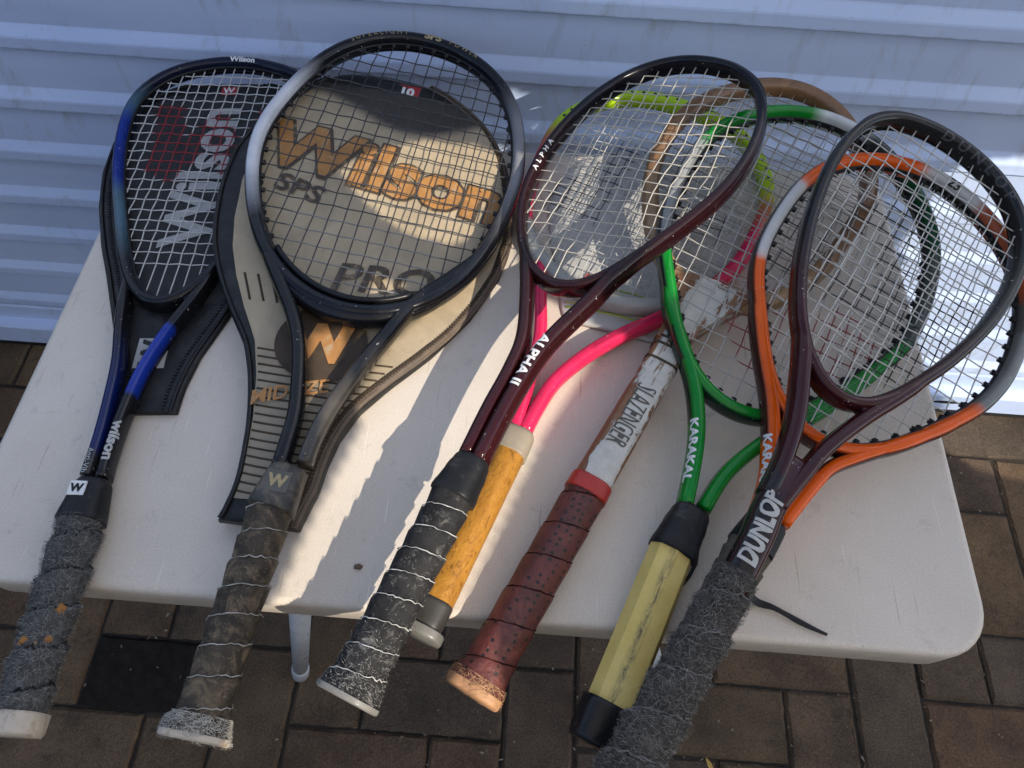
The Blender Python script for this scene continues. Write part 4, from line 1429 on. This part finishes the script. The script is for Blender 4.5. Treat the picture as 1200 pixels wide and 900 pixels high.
frayed_edge(g, sf, 0.014, 0.141, 0.0265, 1, (0.03, 0.03, 0.03), r=0.0007, wig=0.0012, seed=61, extra=0.0002, name="wrap_seam")
butt(root, 0.0350, 0.0320, -0.005, 0.009, m_butt)
m_foam = basic("orange_foam", (0.36, 0.155, 0.03), rough=0.9, bmp=0.6, bmp_scale=300, mott=0.3)
for v, a, n_, r_ in ((0.0745, 0.55, 5, 0.0036), (0.0530, 1.75, 6, 0.0030), (0.0545, 0.70, 4, 0.0034), (0.0512, 1.25, 3, 0.0022)):
    mb = MB()
    rnd_ = random.Random(int(v * 1e5))
    pts = [sf(v + 0.0265 * 0.11 * k / (2 * PI) * -1 + rnd_.uniform(-0.0012, 0.0012), a + 0.11 * k, -0.0016 + rnd_.uniform(-0.0004, 0.0004)) for k in range(n_)]
    tube(mb, pts, lambda t: r_ * (0.45 + 0.55 * math.sin(PI * (0.1 + 0.8 * t))), 9)
    mb.obj("exposed_foam", m_foam, g)

# 2 black and white tennis racket
root, d = racket_root("tennis_racket", "R2", "large black and white tennis racket with dark strings lying on the tan cover")
K2, W2, S2 = (0.007, 0.008, 0.011), (0.52, 0.53, 0.56), (0.20, 0.20, 0.21)
ring = colour_ring([(0, K2), (48, S2), (112, (0.03, 0.03, 0.033)), (150, K2), (232, W2), (300, K2)], 12)
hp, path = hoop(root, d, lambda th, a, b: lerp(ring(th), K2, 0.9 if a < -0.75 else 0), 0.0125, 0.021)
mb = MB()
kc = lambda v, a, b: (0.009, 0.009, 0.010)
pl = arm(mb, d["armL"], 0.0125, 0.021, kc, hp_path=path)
pr = arm(mb, d["armR"], 0.0125, 0.021, lambda v, a, b: lerp((0.009, 0.009, 0.010), (0.07, 0.062, 0.052), min(1, max(0, (0.30 - v) / 0.06))), hp_path=path)
web(mb, path, pl, d["vc"], 180, 262, 0.0095, kc)
web(mb, path, pr, d["vc"], 98, 180, 0.0095, kc)
shaft = mb.obj("shaft", m_paint, root)
# moulded throat bridge
br = hoop_arc(path, d["vc"], 142, 220)
mb = MB()
sweep(mb, [(q[0] * 0.97, q[1] - 0.0045, -0.001) for q in br], lambda f: 0.008 + 0.006 * math.sin(PI * f), 0.018, nseg=14, p=0.8, colf=lambda f, a, b, c: (0.012, 0.012, 0.014))
mb.obj("throat_bridge", m_paint, root)
mb = MB()
bb = hoop_arc(path, d["vc"], 160, 206)
sweep(mb, [(q[0] * 0.96, q[1] + 0.0095, 0.004) for q in bb], 0.005, 0.012, nseg=10, p=0.6)
mb.obj("bumper_strip", m_black, root)
ta = hoop_arc(path, d["vc"], 300, 60)
text_path("lettering", "SUPERLIGHT", 0.0074, ta, arclen(hoop_arc(path, d["vc"], 300, 340)), m_gold_ink, hp, 0.0125, 0.021, phi0=96, spacing=1.6)
text_path("lettering", "SPS", 0.0105, ta, arclen(hoop_arc(path, d["vc"], 300, 1)), m_gold_ink, hp, 0.0125, 0.021, phi0=96, bold=0.05, xs=1.2)
text_path("lettering", "POWER", 0.0074, ta, arclen(hoop_arc(path, d["vc"], 300, 14)), m_gold_ink, hp, 0.0125, 0.021, phi0=96, spacing=1.6)
strings(root, path, 0.006, 0.0138, 0.0150, lambda u, v: (0.030, 0.030, 0.032), r=0.00064, seed=21, wob=0.0004, vbot=0.022, vtop=0.026, cross_colf=lambda u, v: (0.05, 0.05, 0.05) if v > 0.43 or abs(u) > 0.07 else (0.22, 0.22, 0.215))
grommet_strip(root, path, 0.0063)
collar(root, 0.150, 0.184, 0.0345, 0.0275, 0.032, 0.0235, basic("brown_worn_collar", (0.030, 0.027, 0.022), rough=0.5, mott=0.4, dirt=(0.12, 0.10, 0.07), dirt_amt=0.6), uc=(-0.0015, 0.002))
mb = MB()
mb.box(-0.0095, 0.0085, 0.160, 0.176, 0.0125, 0.0150)
lg = mb.obj("logo_patch", basic("worn_badge", (0.085, 0.08, 0.068), rough=0.4, mott=0.3), root, smooth=False)
text_flat("lettering", "W", 0.0125, (-0.0005, 0.168), 0.0, m_gold_ink, lg, 0.0154, bold=0.05)
g, sf = grip(root, 0.0, 0.153, m_grip_brown, w0=0.0335, w1=0.0320, h0=0.031, h1=0.029, pitch=0.0195, lip=0.0022, flare=0.011, uc=(0, -0.0015), jag=0.0005, seed=9)
frayed_edge(g, sf, 0.0, 0.153, 0.0195, 1, (0.46, 0.44, 0.39), r=0.00030, wig=0.0005, seed=2, extra=0.0010)
fuzz(g, sf, -0.002, 0.012, 1600, (0.26, 0.24, 0.20), (0.58, 0.56, 0.50), seed=2, length=0.004, wdt=0.00012)
fuzz(g, sf, 0.014, 0.150, 700, (0.06, 0.05, 0.04), (0.34, 0.31, 0.26), seed=22, length=0.0024, wdt=0.0001, lift=0.0004)
butt(root, 0.0435, 0.0400, -0.0035, 0.001, m_butt)

# 3 dark maroon racket
root, d = racket_root("maroon_racket", "R3", "dark maroon racket with loose cream strings, raised on the pink racket")
M3, M3k = (0.016, 0.0040, 0.005), (0.006, 0.006, 0.010)
ring = colour_ring([(0, M3k), (70, (0.009, 0.005, 0.007)), (110, M3), (240, M3), (290, M3k)], 14)
hp, path = hoop(root, d, lambda th, a, b: ring(th), 0.0092, 0.019)
mb = MB()
mc = lambda v, a, b: lerp(M3, (0.030, 0.005, 0.006), min(1, max(0, (0.36 - v) / 0.12)))
pl = arm(mb, d["armL"], 0.0115, 0.020, mc, hp_path=path)
pr = arm(mb, d["armR"], 0.0115, 0.020, mc, hp_path=path)
web(mb, path, pl, d["vc"], 180, 262, 0.009, mc)
web(mb, path, pr, d["vc"], 98, 180, 0.009, mc)
shaft = mb.obj("shaft", m_paint, root)
text_path("lettering", "ALPHA II", 0.0120, pr, arc_at(pr, 0.262), m_white_ink, shaft, 0.0115, 0.020, bold=0.03, phi0=92, xs=1.08)
ta = hoop_arc(path, d["vc"], 225, 310)
text_path("lettering", "ALPHA", 0.0085, ta, arclen(hoop_arc(path, d["vc"], 225, 262)), m_white_ink, hp, 0.0092, 0.019, bold=0.03, phi0=60, spacing=1.9)
strings(root, path, 0.005, 0.0118, 0.0128, lambda u, v: (0.46, 0.43, 0.36), r=0.00058, seed=31, wob=0.0018, grom=False, vbot=0.034)
bumper(root, path, d["vc"], 0.0044, 0.0145, 318, 50)
collar(root, 0.142, 0.175, 0.0325, 0.0245, 0.030, 0.022, m_collar, uc=(-0.003, -0.002), rings=2)
g, sf = grip(root, 0.0, 0.146, m_grip_black, w0=0.0345, w1=0.031, h0=0.032, h1=0.029, pitch=0.0168, lip=0.0019, flare=0.007, uc=(0, -0.003), jag=0.0004, seed=13)
frayed_edge(g, sf, 0.0, 0.146, 0.0168, 1, (0.50, 0.49, 0.46), r=0.00028, wig=0.0004, seed=3, extra=0.0010)
fuzz(g, sf, 0.0, 0.090, 5200, (0.10, 0.10, 0.095), (0.44, 0.43, 0.40), seed=3, length=0.0016, wdt=0.00009, lift=0.0006, bias=lambda v: max(0.08, 1 - v / 0.05) if v > 0.013 else 1)
butt(root, 0.0405, 0.0375, -0.0030, 0.001, basic("clear_butt", (0.20, 0.19, 0.17), rough=0.4, mott=0.3))

# 4 pink and lime racket
root, d = racket_root("pink_racket", "R4", "pink and lime junior racket with cracked amber grip, lying lowest in the middle")
PK, LM, OR4 = (0.62, 0.020, 0.085), (0.40, 0.60, 0.020), (0.42, 0.16, 0.05)
def ring4(th):
    d_ = abs((th + 180) % 360 - 180)
    if d_ > 146:
        return (0.33, 0.33, 0.31)
    if d_ < 84:
        return LM
    if d_ < 98:
        return lerp(LM, OR4, (d_ - 84) / 14)
    if d_ < 116:
        return lerp(OR4, PK, (d_ - 98) / 18)
    return PK
hp, path = hoop(root, d, lambda th, a, b: ring4(th), 0.0140, 0.018)
mb = MB()
for i_, q in enumerate(path):
    if ring4(theta(q, d["vc"])) == LM and i_ % 2 == 0:
        tube(mb, [(q[0], q[1], 0.0072), (q[0], q[1], 0.0094)], 0.0016, 7)
mb.obj("string_holes", m_black, hp, kind="stuff")
mb = MB()
pl = arm(mb, d["armL"], 0.0120, 0.017, lambda v, a, b: PK, hp_path=path)
pr = arm(mb, d["armR"], 0.0120, 0.017, lambda v, a, b: lerp(PK, (0.30, 0.008, 0.04), 0.8 if abs(a) < 0.4 and 0.27 < v < 0.36 and b > 0.5 else 0), hp_path=path)
mb.obj("shaft", m_paint, root)
def scol4(u, v):
    if in_poly(u, v, [(-0.085, 0.405), (-0.03, 0.400), (-0.018, 0.520), (-0.045, 0.520), (-0.06, 0.47), (-0.085, 0.445)]) or in_poly(u, v, [(0.03, 0.43), (0.085, 0.43), (0.085, 0.47), (0.03, 0.47)]):
        return (0.02, 0.02, 0.022)
    return (0.48, 0.47, 0.44)
strings(root, path, 0.0075, 0.0125, 0.0125, scol4, r=0.00056, seed=41, wob=0.0008, grom=False)
collar(root, 0.150, 0.172, 0.029, 0.0265, 0.026, 0.0235, basic("tan_collar", (0.28, 0.235, 0.175), rough=0.5, mott=0.25), uc=(-0.002, -0.002))
g, sf = grip(root, 0.022, 0.152, m_cork, w0=0.0270, w1=0.0275, h0=0.025, h1=0.0255, pitch=0, flare=0.0, uc=(0, -0.002))
bc = butt(root, 0.0265, 0.025, 0.002, 0.024, basic("grimy_black_cap", (0.035, 0.032, 0.028), rough=0.5, mott=0.4))
butt(root, 0.0335, 0.031, -0.003, 0.004, basic("grey_flange", (0.16, 0.155, 0.14), rough=0.35, mott=0.3), name="butt_flange")

# 5 old wooden racket
root, d = racket_root("wooden_racket", "R5", "old wooden racket with flaking white painted shaft and perforated red-brown leather grip")
WD, WD2, WT = (0.195, 0.100, 0.042), (0.30, 0.185, 0.09), (0.47, 0.455, 0.40)
ring = colour_ring([(0, WD), (130, WD2), (225, WD)], 16)
hp, path = hoop(root, d, lambda th, a, b: ring(th), 0.0150, 0.0175, mat=m_wood, p=0.6)
mb = MB()
shp = catmull([(a / 1000, c / 1000) for a, c in [(0, 372)] + d["shaft"]], 50)
def wcol(v, a, b):
    return WT
sweep(mb, [(q[0], q[1], 0) for q in shp], lambda f: 0.0265 + 0.004 * f + 0.007 * max(0, 0.25 - f) * 4, 0.021, nseg=16, p=0.55, colf=lambda f, a, b, c: WT)
m_flake, nt, b = new_mat("flaking_white_paint")
n = noise(nt, 42, 10, 0.76, 0.5, stretch=(1.6, 0.4, 1.6))
tc = nt.nodes.new("ShaderNodeTexCoord")
sx = nt.nodes.new("ShaderNodeSeparateXYZ")
nt.links.new(tc.outputs["Object"], sx.inputs[0])
# the left edge and the outer edges have lost most paint
mr = nt.nodes.new("ShaderNodeMapRange")
mr.inputs[1].default_value = -0.003
mr.inputs[2].default_value = -0.0115
mr.inputs[3].default_value = 0.0
mr.inputs[4].default_value = 0.20
nt.links.new(sx.outputs[0], mr.inputs[0])
mr2 = nt.nodes.new("ShaderNodeMapRange")
mr2.inputs[1].default_value = 0.009
mr2.inputs[2].default_value = 0.0145
mr2.inputs[3].default_value = 0.0
mr2.inputs[4].default_value = 0.12
nt.links.new(sx.outputs[0], mr2.inputs[0])
ad = nt.nodes.new("ShaderNodeMath"); ad.operation = 'ADD'
nt.links.new(n, ad.inputs[0]); nt.links.new(mr.outputs[0], ad.inputs[1])
ad2 = nt.nodes.new("ShaderNodeMath"); ad2.operation = 'ADD'
nt.links.new(ad.outputs[0], ad2.inputs[0]); nt.links.new(mr2.outputs[0], ad2.inputs[1])
lost = thresh(nt, ad2.outputs[0], 0.60, 0.615)
woodc = ramp(nt, noise(nt, 60, 6, 0.7, stretch=(3, 0.3, 3)), [(0.3, (0.15, 0.065, 0.028)), (0.7, (0.26, 0.13, 0.06))])
whitec = ramp(nt, noise(nt, 70, 6, 0.7), [(0.3, (0.40, 0.39, 0.345)), (0.7, (0.53, 0.52, 0.475))])
c = mixc(nt, lost, whitec, woodc)
edge_ = thresh(nt, ad2.outputs[0], 0.585, 0.60)
nt.links.new(c, b.inputs["Base Color"])
b.inputs["Roughness"].default_value = 0.5
inv = nt.nodes.new("ShaderNodeMath"); inv.operation = 'SUBTRACT'; inv.inputs[0].default_value = 1.0
nt.links.new(lost, inv.inputs[1])
bump(nt, b, inv.outputs[0], 0.7, 0.0006)
shaft = mb.obj("shaft", m_flake, root)
# wedge between shaft and hoop
mb = MB()
wq = [(-24, 372), (-12, 381), (8, 384), (30, 383), (46, 388), (38, 372), (25, 350), (16, 330), (14, 308), (-13, 308), (-14, 330), (-18, 350)]
z = 0.0095
V = [(x / 1000, y / 1000, z) for x, y in wq] + [(x / 1000, y / 1000, -z) for x, y in wq]
k = len(wq)
mb.add(V, [tuple(range(k - 1, -1, -1)), tuple(range(k, 2 * k))] + [(i, (i + 1) % k, k + (i + 1) % k, k + i) for i in range(k)])
mb.obj("throat_wedge", m_flake, root, smooth=False)
for v, w in ((0.310, 0.0305), (0.303, 0.0300), (0.288, 0.0295)):
    collar(root, v - 0.0014, v + 0.0014, w, w, 0.0222, 0.0222, m_brown_ink, uc=(0.0012, 0.0012), name="whipping_band", p=0.55, n=4)
text_path("lettering", "SLAZENGER", 0.0115, shp, arc_at(shp, 0.230), basic("faded_dark_ink", (0.07, 0.065, 0.055), rough=0.6, mott=0.4, mott_scale=250), shaft, 0.0285, 0.021, bold=0.005, phi0=92, p=0.55, spacing=1.0, xs=0.95, eps=0.0005)
ta = hoop_arc(path, d["vc"], 150, 215)[::-1]
text_path("lettering", "CEMS", 0.0105, ta, arclen(ta) * 0.52, m_brown_ink, hp, 0.0150, 0.0175, phi0=90, p=0.6, spacing=1.5)
strings(root, path, 0.0070, 0.0115, 0.0125, lambda u, v: (0.26, 0.23, 0.17), r=0.0005, seed=51, wob=0.0009, grom=False)
g, sf = grip(root, 0.0, 0.160, m_leather, w0=0.0360, w1=0.0330, h0=0.031, h1=0.028, pitch=0.0270, lip=0.0011, flare=0.006, uc=(0, 0.0), hand=1, seed=17)
frayed_edge(g, sf, 0.0, 0.160, 0.0270, 1, (0.035, 0.010, 0.008), r=0.0005, wig=0.0002, seed=71, extra=0.0001, name="wrap_seam")
collar(root, 0.158, 0.171, 0.0342, 0.0332, 0.0290, 0.0282, basic("red_tape_band", (0.36, 0.022, 0.012), rough=0.4, mott=0.25), name="red_band")
butt(root, 0.0410, 0.0360, -0.005, 0.002, basic("worn_leather_end", (0.40, 0.21, 0.10), rough=0.6, mott=0.4, mott_scale=70))
fuzz(g, sf, -0.002, 0.008, 500, (0.30, 0.15, 0.08), (0.50, 0.30, 0.16), seed=12, length=0.005, lift=0.001, name="torn_leather_edge")

# 6 green racket
root, d = racket_root("green_racket", "R6", "green and silver racket with bare yellow grip and black end cap")
GR, GRd, SV6, WH6 = (0.004, 0.185, 0.018), (0.006, 0.070, 0.024), (0.24, 0.25, 0.25), (0.46, 0.47, 0.46)
ring = colour_ring([(0, WH6), (6, (0.03, 0.035, 0.03)), (22, GRd), (62, (0.07, 0.085, 0.075)), (112, GR), (240, SV6), (297, GR), (348, WH6)], 2.5)
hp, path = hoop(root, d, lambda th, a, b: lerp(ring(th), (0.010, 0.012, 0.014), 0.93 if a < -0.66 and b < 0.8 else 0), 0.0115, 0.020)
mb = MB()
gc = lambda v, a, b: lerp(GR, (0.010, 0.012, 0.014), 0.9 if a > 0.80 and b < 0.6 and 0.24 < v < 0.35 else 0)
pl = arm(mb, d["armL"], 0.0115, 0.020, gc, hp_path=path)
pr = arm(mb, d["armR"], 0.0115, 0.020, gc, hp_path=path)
web(mb, path, pl, d["vc"], 180, 262, 0.009, lambda v, a, b: GR)
web(mb, path, pr, d["vc"], 98, 180, 0.009, lambda v, a, b: GR)
shaft = mb.obj("shaft", m_paint, root)
text_path("lettering", "KARAKAL", 0.0120, pl, arc_at(pl, 0.216), m_white_ink, shaft, 0.0115, 0.020, bold=0.04, phi0=44, xs=1.0)
ta = hoop_arc(path, d["vc"], 160, 205)[::-1]
text_path("lettering", "KARAKAL", 0.0060, ta, arclen(ta) * 0.42, m_white_ink, hp, 0.0115, 0.020, bold=0.03, phi0=130, xs=1.1)
def scol6(u, v):
    for a_, b_ in (((0.038, 0.352), (0.058, 0.388)), ((0.058, 0.388), (0.088, 0.366)), ((0.088, 0.366), (0.076, 0.330)), ((0.045, 0.345), (0.076, 0.330)), ((-0.02, 0.335), (0.02, 0.362)), ((-0.02, 0.335), (0.0, 0.315))):
        if seg_dist(u, v, a_, b_) < 0.014:
            return (0.22, 0.016, 0.022)
    return (0.36, 0.355, 0.33)
strings(root, path, 0.0055, 0.0128, 0.0140, scol6, r=0.00058, seed=61, wob=0.0007, vbot=0.022)
grommet_strip(root, path, 0.0056)
collar(root, 0.136, 0.174, 0.0345, 0.0270, 0.031, 0.024, m_collar, uc=(-0.0005, 0.002), rings=2)
g, sf = grip(root, 0.020, 0.139, m_yellow, w0=0.0335, w1=0.0330, h0=0.0300, h1=0.0295, pitch=0, flare=0.0, uc=(0.001, -0.0005), ncol=8, rows=12)
butt(root, 0.0365, 0.0335, -0.004, 0.0235, m_black)
mb = MB()
tube(mb, [(0.0150, 0.146, 0.004), (0.0178, 0.137, 0.003), (0.0175, 0.127, 0.001), (0.0165, 0.120, -0.003)], lambda t: 0.0018 - 0.0008 * t, 6)
mb.obj("loose_tape", m_collar, root)

# 7 orange racket
root, d = racket_root("orange_racket", "R7", "orange and silver racket whose grip lies beneath the fuzzy grey one")
OR, SV7, ORd, GY7 = (0.70, 0.098, 0.003), (0.50, 0.50, 0.48), (0.36, 0.085, 0.035), (0.16, 0.165, 0.155)
ring = colour_ring([(0, SV7), (15, ORd), (60, (0.10, 0.10, 0.09)), (75, GY7), (119, OR), (250, SV7), (296, OR), (351, SV7)], 1.8)
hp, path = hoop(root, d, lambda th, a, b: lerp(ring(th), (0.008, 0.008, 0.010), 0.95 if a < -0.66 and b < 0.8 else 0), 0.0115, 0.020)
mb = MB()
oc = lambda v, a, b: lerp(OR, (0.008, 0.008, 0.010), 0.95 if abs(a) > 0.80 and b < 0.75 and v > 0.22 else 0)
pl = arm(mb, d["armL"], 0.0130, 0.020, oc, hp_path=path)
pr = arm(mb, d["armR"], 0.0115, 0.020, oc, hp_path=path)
web(mb, path, pl, d["vc"], 180, 262, 0.009, lambda v, a, b: OR)
web(mb, path, pr, d["vc"], 98, 180, 0.009, lambda v, a, b: OR)
shaft = mb.obj("shaft", m_paint, root)
text_path("lettering", "KARAKAL", 0.0120, pl, arc_at(pl, 0.202), m_white_ink, shaft, 0.0130, 0.020, bold=0.04, phi0=42, xs=0.95)
text_path("lettering", "KARAKAL", 0.0060, hoop_arc(path, d["vc"], 150, 205)[::-1], arclen(hoop_arc(path, d["vc"], 150, 205)) * 0.45, m_white_ink, hp, 0.0115, 0.020, bold=0.03, phi0=130)
ta = hoop_arc(path, d["vc"], 340, 40)
text_path("lettering", "23", 0.0125, ta, arclen(hoop_arc(path, d["vc"], 340, 4)), m_black_ink, hp, 0.0115, 0.020, bold=0.03, phi0=72)
def scol7(u, v):
    for a_, b_ in (((-0.106, 0.395), (-0.020, 0.478)), ((-0.085, 0.37), (0.0, 0.38)), ((-0.022, 0.476), (0.012, 0.375)), ((-0.09, 0.44), (-0.05, 0.37)), ((0.03, 0.33), (0.06, 0.42))):
        if seg_dist(u, v, a_, b_) < 0.015:
            return (0.016, 0.016, 0.018)
    return (0.47, 0.465, 0.44)
strings(root, path, 0.0055, 0.0122, 0.0135, scol7, r=0.00060, seed=71, wob=0.0007, vbot=0.020)
grommet_strip(root, path, 0.0056)
collar(root, 0.142, 0.168, 0.0335, 0.0290, 0.030, 0.024, m_collar, uc=(0.0, 0.002))
g, sf = grip(root, -0.085, 0.144, m_grip_olive, w0=0.0355, w1=0.0335, h0=0.031, h1=0.029, pitch=0.0130, lip=0.0018, flare=0.003, uc=(0.0, 0.0), seed=19)

# 8 maroon and grey racket on top
root, d = racket_root("grey_maroon_racket", "R8", "grey and maroon racket with fuzzy grey towel grip, topmost on the right")
M8, G8 = (0.036, 0.0065, 0.008), (0.013, 0.013, 0.014)
ring = colour_ring([(0, G8), (60, (0.032, 0.031, 0.029)), (118, (0.032, 0.016, 0.015)), (150, M8), (212, (0.026, 0.009, 0.010)), (232, G8)], 11)
hp, path = hoop(root, d, lambda th, a, b: ring(th), 0.0098, 0.0195)
mb = MB()
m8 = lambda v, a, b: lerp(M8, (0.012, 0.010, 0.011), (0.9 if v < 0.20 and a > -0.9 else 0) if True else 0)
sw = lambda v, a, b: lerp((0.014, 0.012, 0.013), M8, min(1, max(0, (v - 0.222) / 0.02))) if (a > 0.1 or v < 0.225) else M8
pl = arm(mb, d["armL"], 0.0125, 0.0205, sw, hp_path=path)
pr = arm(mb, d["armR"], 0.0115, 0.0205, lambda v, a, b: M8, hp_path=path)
s8 = catmull([(0.0008, 0.245), (0.0005, 0.222), (0.0005, 0.200), (0.0025, 0.180), (0.003, 0.140)], 36)
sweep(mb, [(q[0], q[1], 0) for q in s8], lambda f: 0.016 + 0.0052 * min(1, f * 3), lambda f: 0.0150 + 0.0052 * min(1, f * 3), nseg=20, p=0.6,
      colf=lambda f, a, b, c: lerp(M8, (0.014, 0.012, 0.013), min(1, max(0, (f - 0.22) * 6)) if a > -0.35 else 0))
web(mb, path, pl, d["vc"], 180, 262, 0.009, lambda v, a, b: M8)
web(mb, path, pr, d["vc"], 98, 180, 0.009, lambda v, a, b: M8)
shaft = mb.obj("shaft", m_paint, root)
text_path("lettering", "DUNLOP", 0.0130, s8[::-1], arclen(s8) - arc_at(s8, 0.186), m_silver_ink, shaft, 0.0212, 0.0202, bold=0.045, phi0=104, p=0.6, xs=1.02, eps=0.0006)
ta = hoop_arc(path, d["vc"], 330, 70)
text_path("lettering", "DUNLOP", 0.0125, ta, arclen(hoop_arc(path, d["vc"], 330, 12)), m_grey_ink, hp, 0.0098, 0.0195, bold=0.02, phi0=50, spacing=1.7, xs=1.15)
strings(root, path, 0.0052, 0.0112, 0.0130, lambda u, v: (0.44, 0.425, 0.38), r=0.00060, seed=81, wob=0.0008, vbot=0.030, grom=False)
bumper(root, path, d["vc"], 0.0047, 0.0150, 312, 60)
g, sf = grip(root, -0.004, 0.152, m_towel_dark, w0=0.0365, w1=0.0285, h0=0.034, h1=0.026, pitch=0.0285, lip=0.0042, flare=0.0, uc=(0, 0.003), jag=0.0009, seed=23)
fuzz(g, sf, -0.004, 0.150, 8500, (0.045, 0.042, 0.040), (0.24, 0.23, 0.215), seed=8, length=0.0032, wdt=0.00012, lift=0.0018)
fuzz(g, sf, -0.004, 0.150, 160, (0.16, 0.155, 0.145), (0.34, 0.33, 0.31), seed=18, length=0.008, wdt=0.00012, lift=0.0028, name="loose_threads")
frayed_edge(g, sf, 0.0, 0.152, 0.0285, 1, (0.16, 0.155, 0.15), r=0.0005, wig=0.0007, seed=6, extra=0.0012)
# loose tail of tape trailing onto the table top
Mi = root.matrix_world.inverted()
wp = [(0.156, 0.170, 0.742), (0.166, 0.166, 0.722), (0.176, 0.1585, 0.7055), (0.190, 0.1545, 0.7045), (0.207, 0.1465, 0.7035), (0.218, 0.142, 0.7030), (0.226, 0.139, 0.7030)]
tp = catmull(wp, 26)
mb = MB()
sweep(mb, [Mi @ Vector(q) for q in tp], lambda f: 0.0022 + 0.0034 * math.sin(PI * f) * (0.8 + 0.3 * math.sin(f * 17)), 0.0016, nseg=8, up=(Mi.to_3x3() @ Vector((0, 0, 1))))
mb.obj("tape_tail", m_collar, root)

# ------------------------------------------------------------------ small scraps
mb = MB()
mb.add([(-0.004, -0.003, 0.0), (0.003, -0.004, 0.0005), (0.005, 0.001, 0.0), (0.001, 0.004, 0.0006), (-0.004, 0.002, 0.0),
        (-0.003, -0.002, 0.003), (0.002, -0.003, 0.0045), (0.0035, 0.001, 0.003), (0.001, 0.003, 0.0042), (-0.003, 0.0015, 0.0032)],
       [(0, 1, 6, 5), (1, 2, 7, 6), (2, 3, 8, 7), (3, 4, 9, 8), (4, 0, 5, 9), (5, 6, 7, 8, 9), (4, 3, 2, 1, 0)])
o = mb.obj("scrap", basic("brown_scrap", (0.13, 0.085, 0.055), rough=0.8, mott=0.4), smooth=False)
o.location = (-0.114, 0.162, TZ + 0.0006)
o.scale = (0.75, 0.6, 0.5)
tag(o, "tiny brown scrap on the sunlit table between two grips", "scrap")
mb = MB()
V, F = [], []
for i in range(9):
    t = i / 8
    w = 0.006 * math.sin(PI * (0.05 + 0.93 * t)) ** 0.8
    for s in (-1, 0, 1):
        V.append((s * w, -0.018 + 0.036 * t, 0.004 + 0.003 * abs(s) + 0.004 * math.sin(t * 2.6)))
for i in range(8):
    for k in range(2):
        a_ = i * 3 + k
        F.append((a_, a_ + 1, a_ + 4, a_ + 3))
mb.add(V, F)
o = mb.obj("leaf", basic("yellow_leaf", (0.42, 0.27, 0.05), rough=0.6, mott=0.3))
o.location = (0.312, 0.112, 0.002)
o.scale = (0.55, 0.6, 0.6)
o.rotation_euler = (0, 0, 0.5)
tag(o, "small dry yellow leaf on the pavers at the bottom", "leaf")
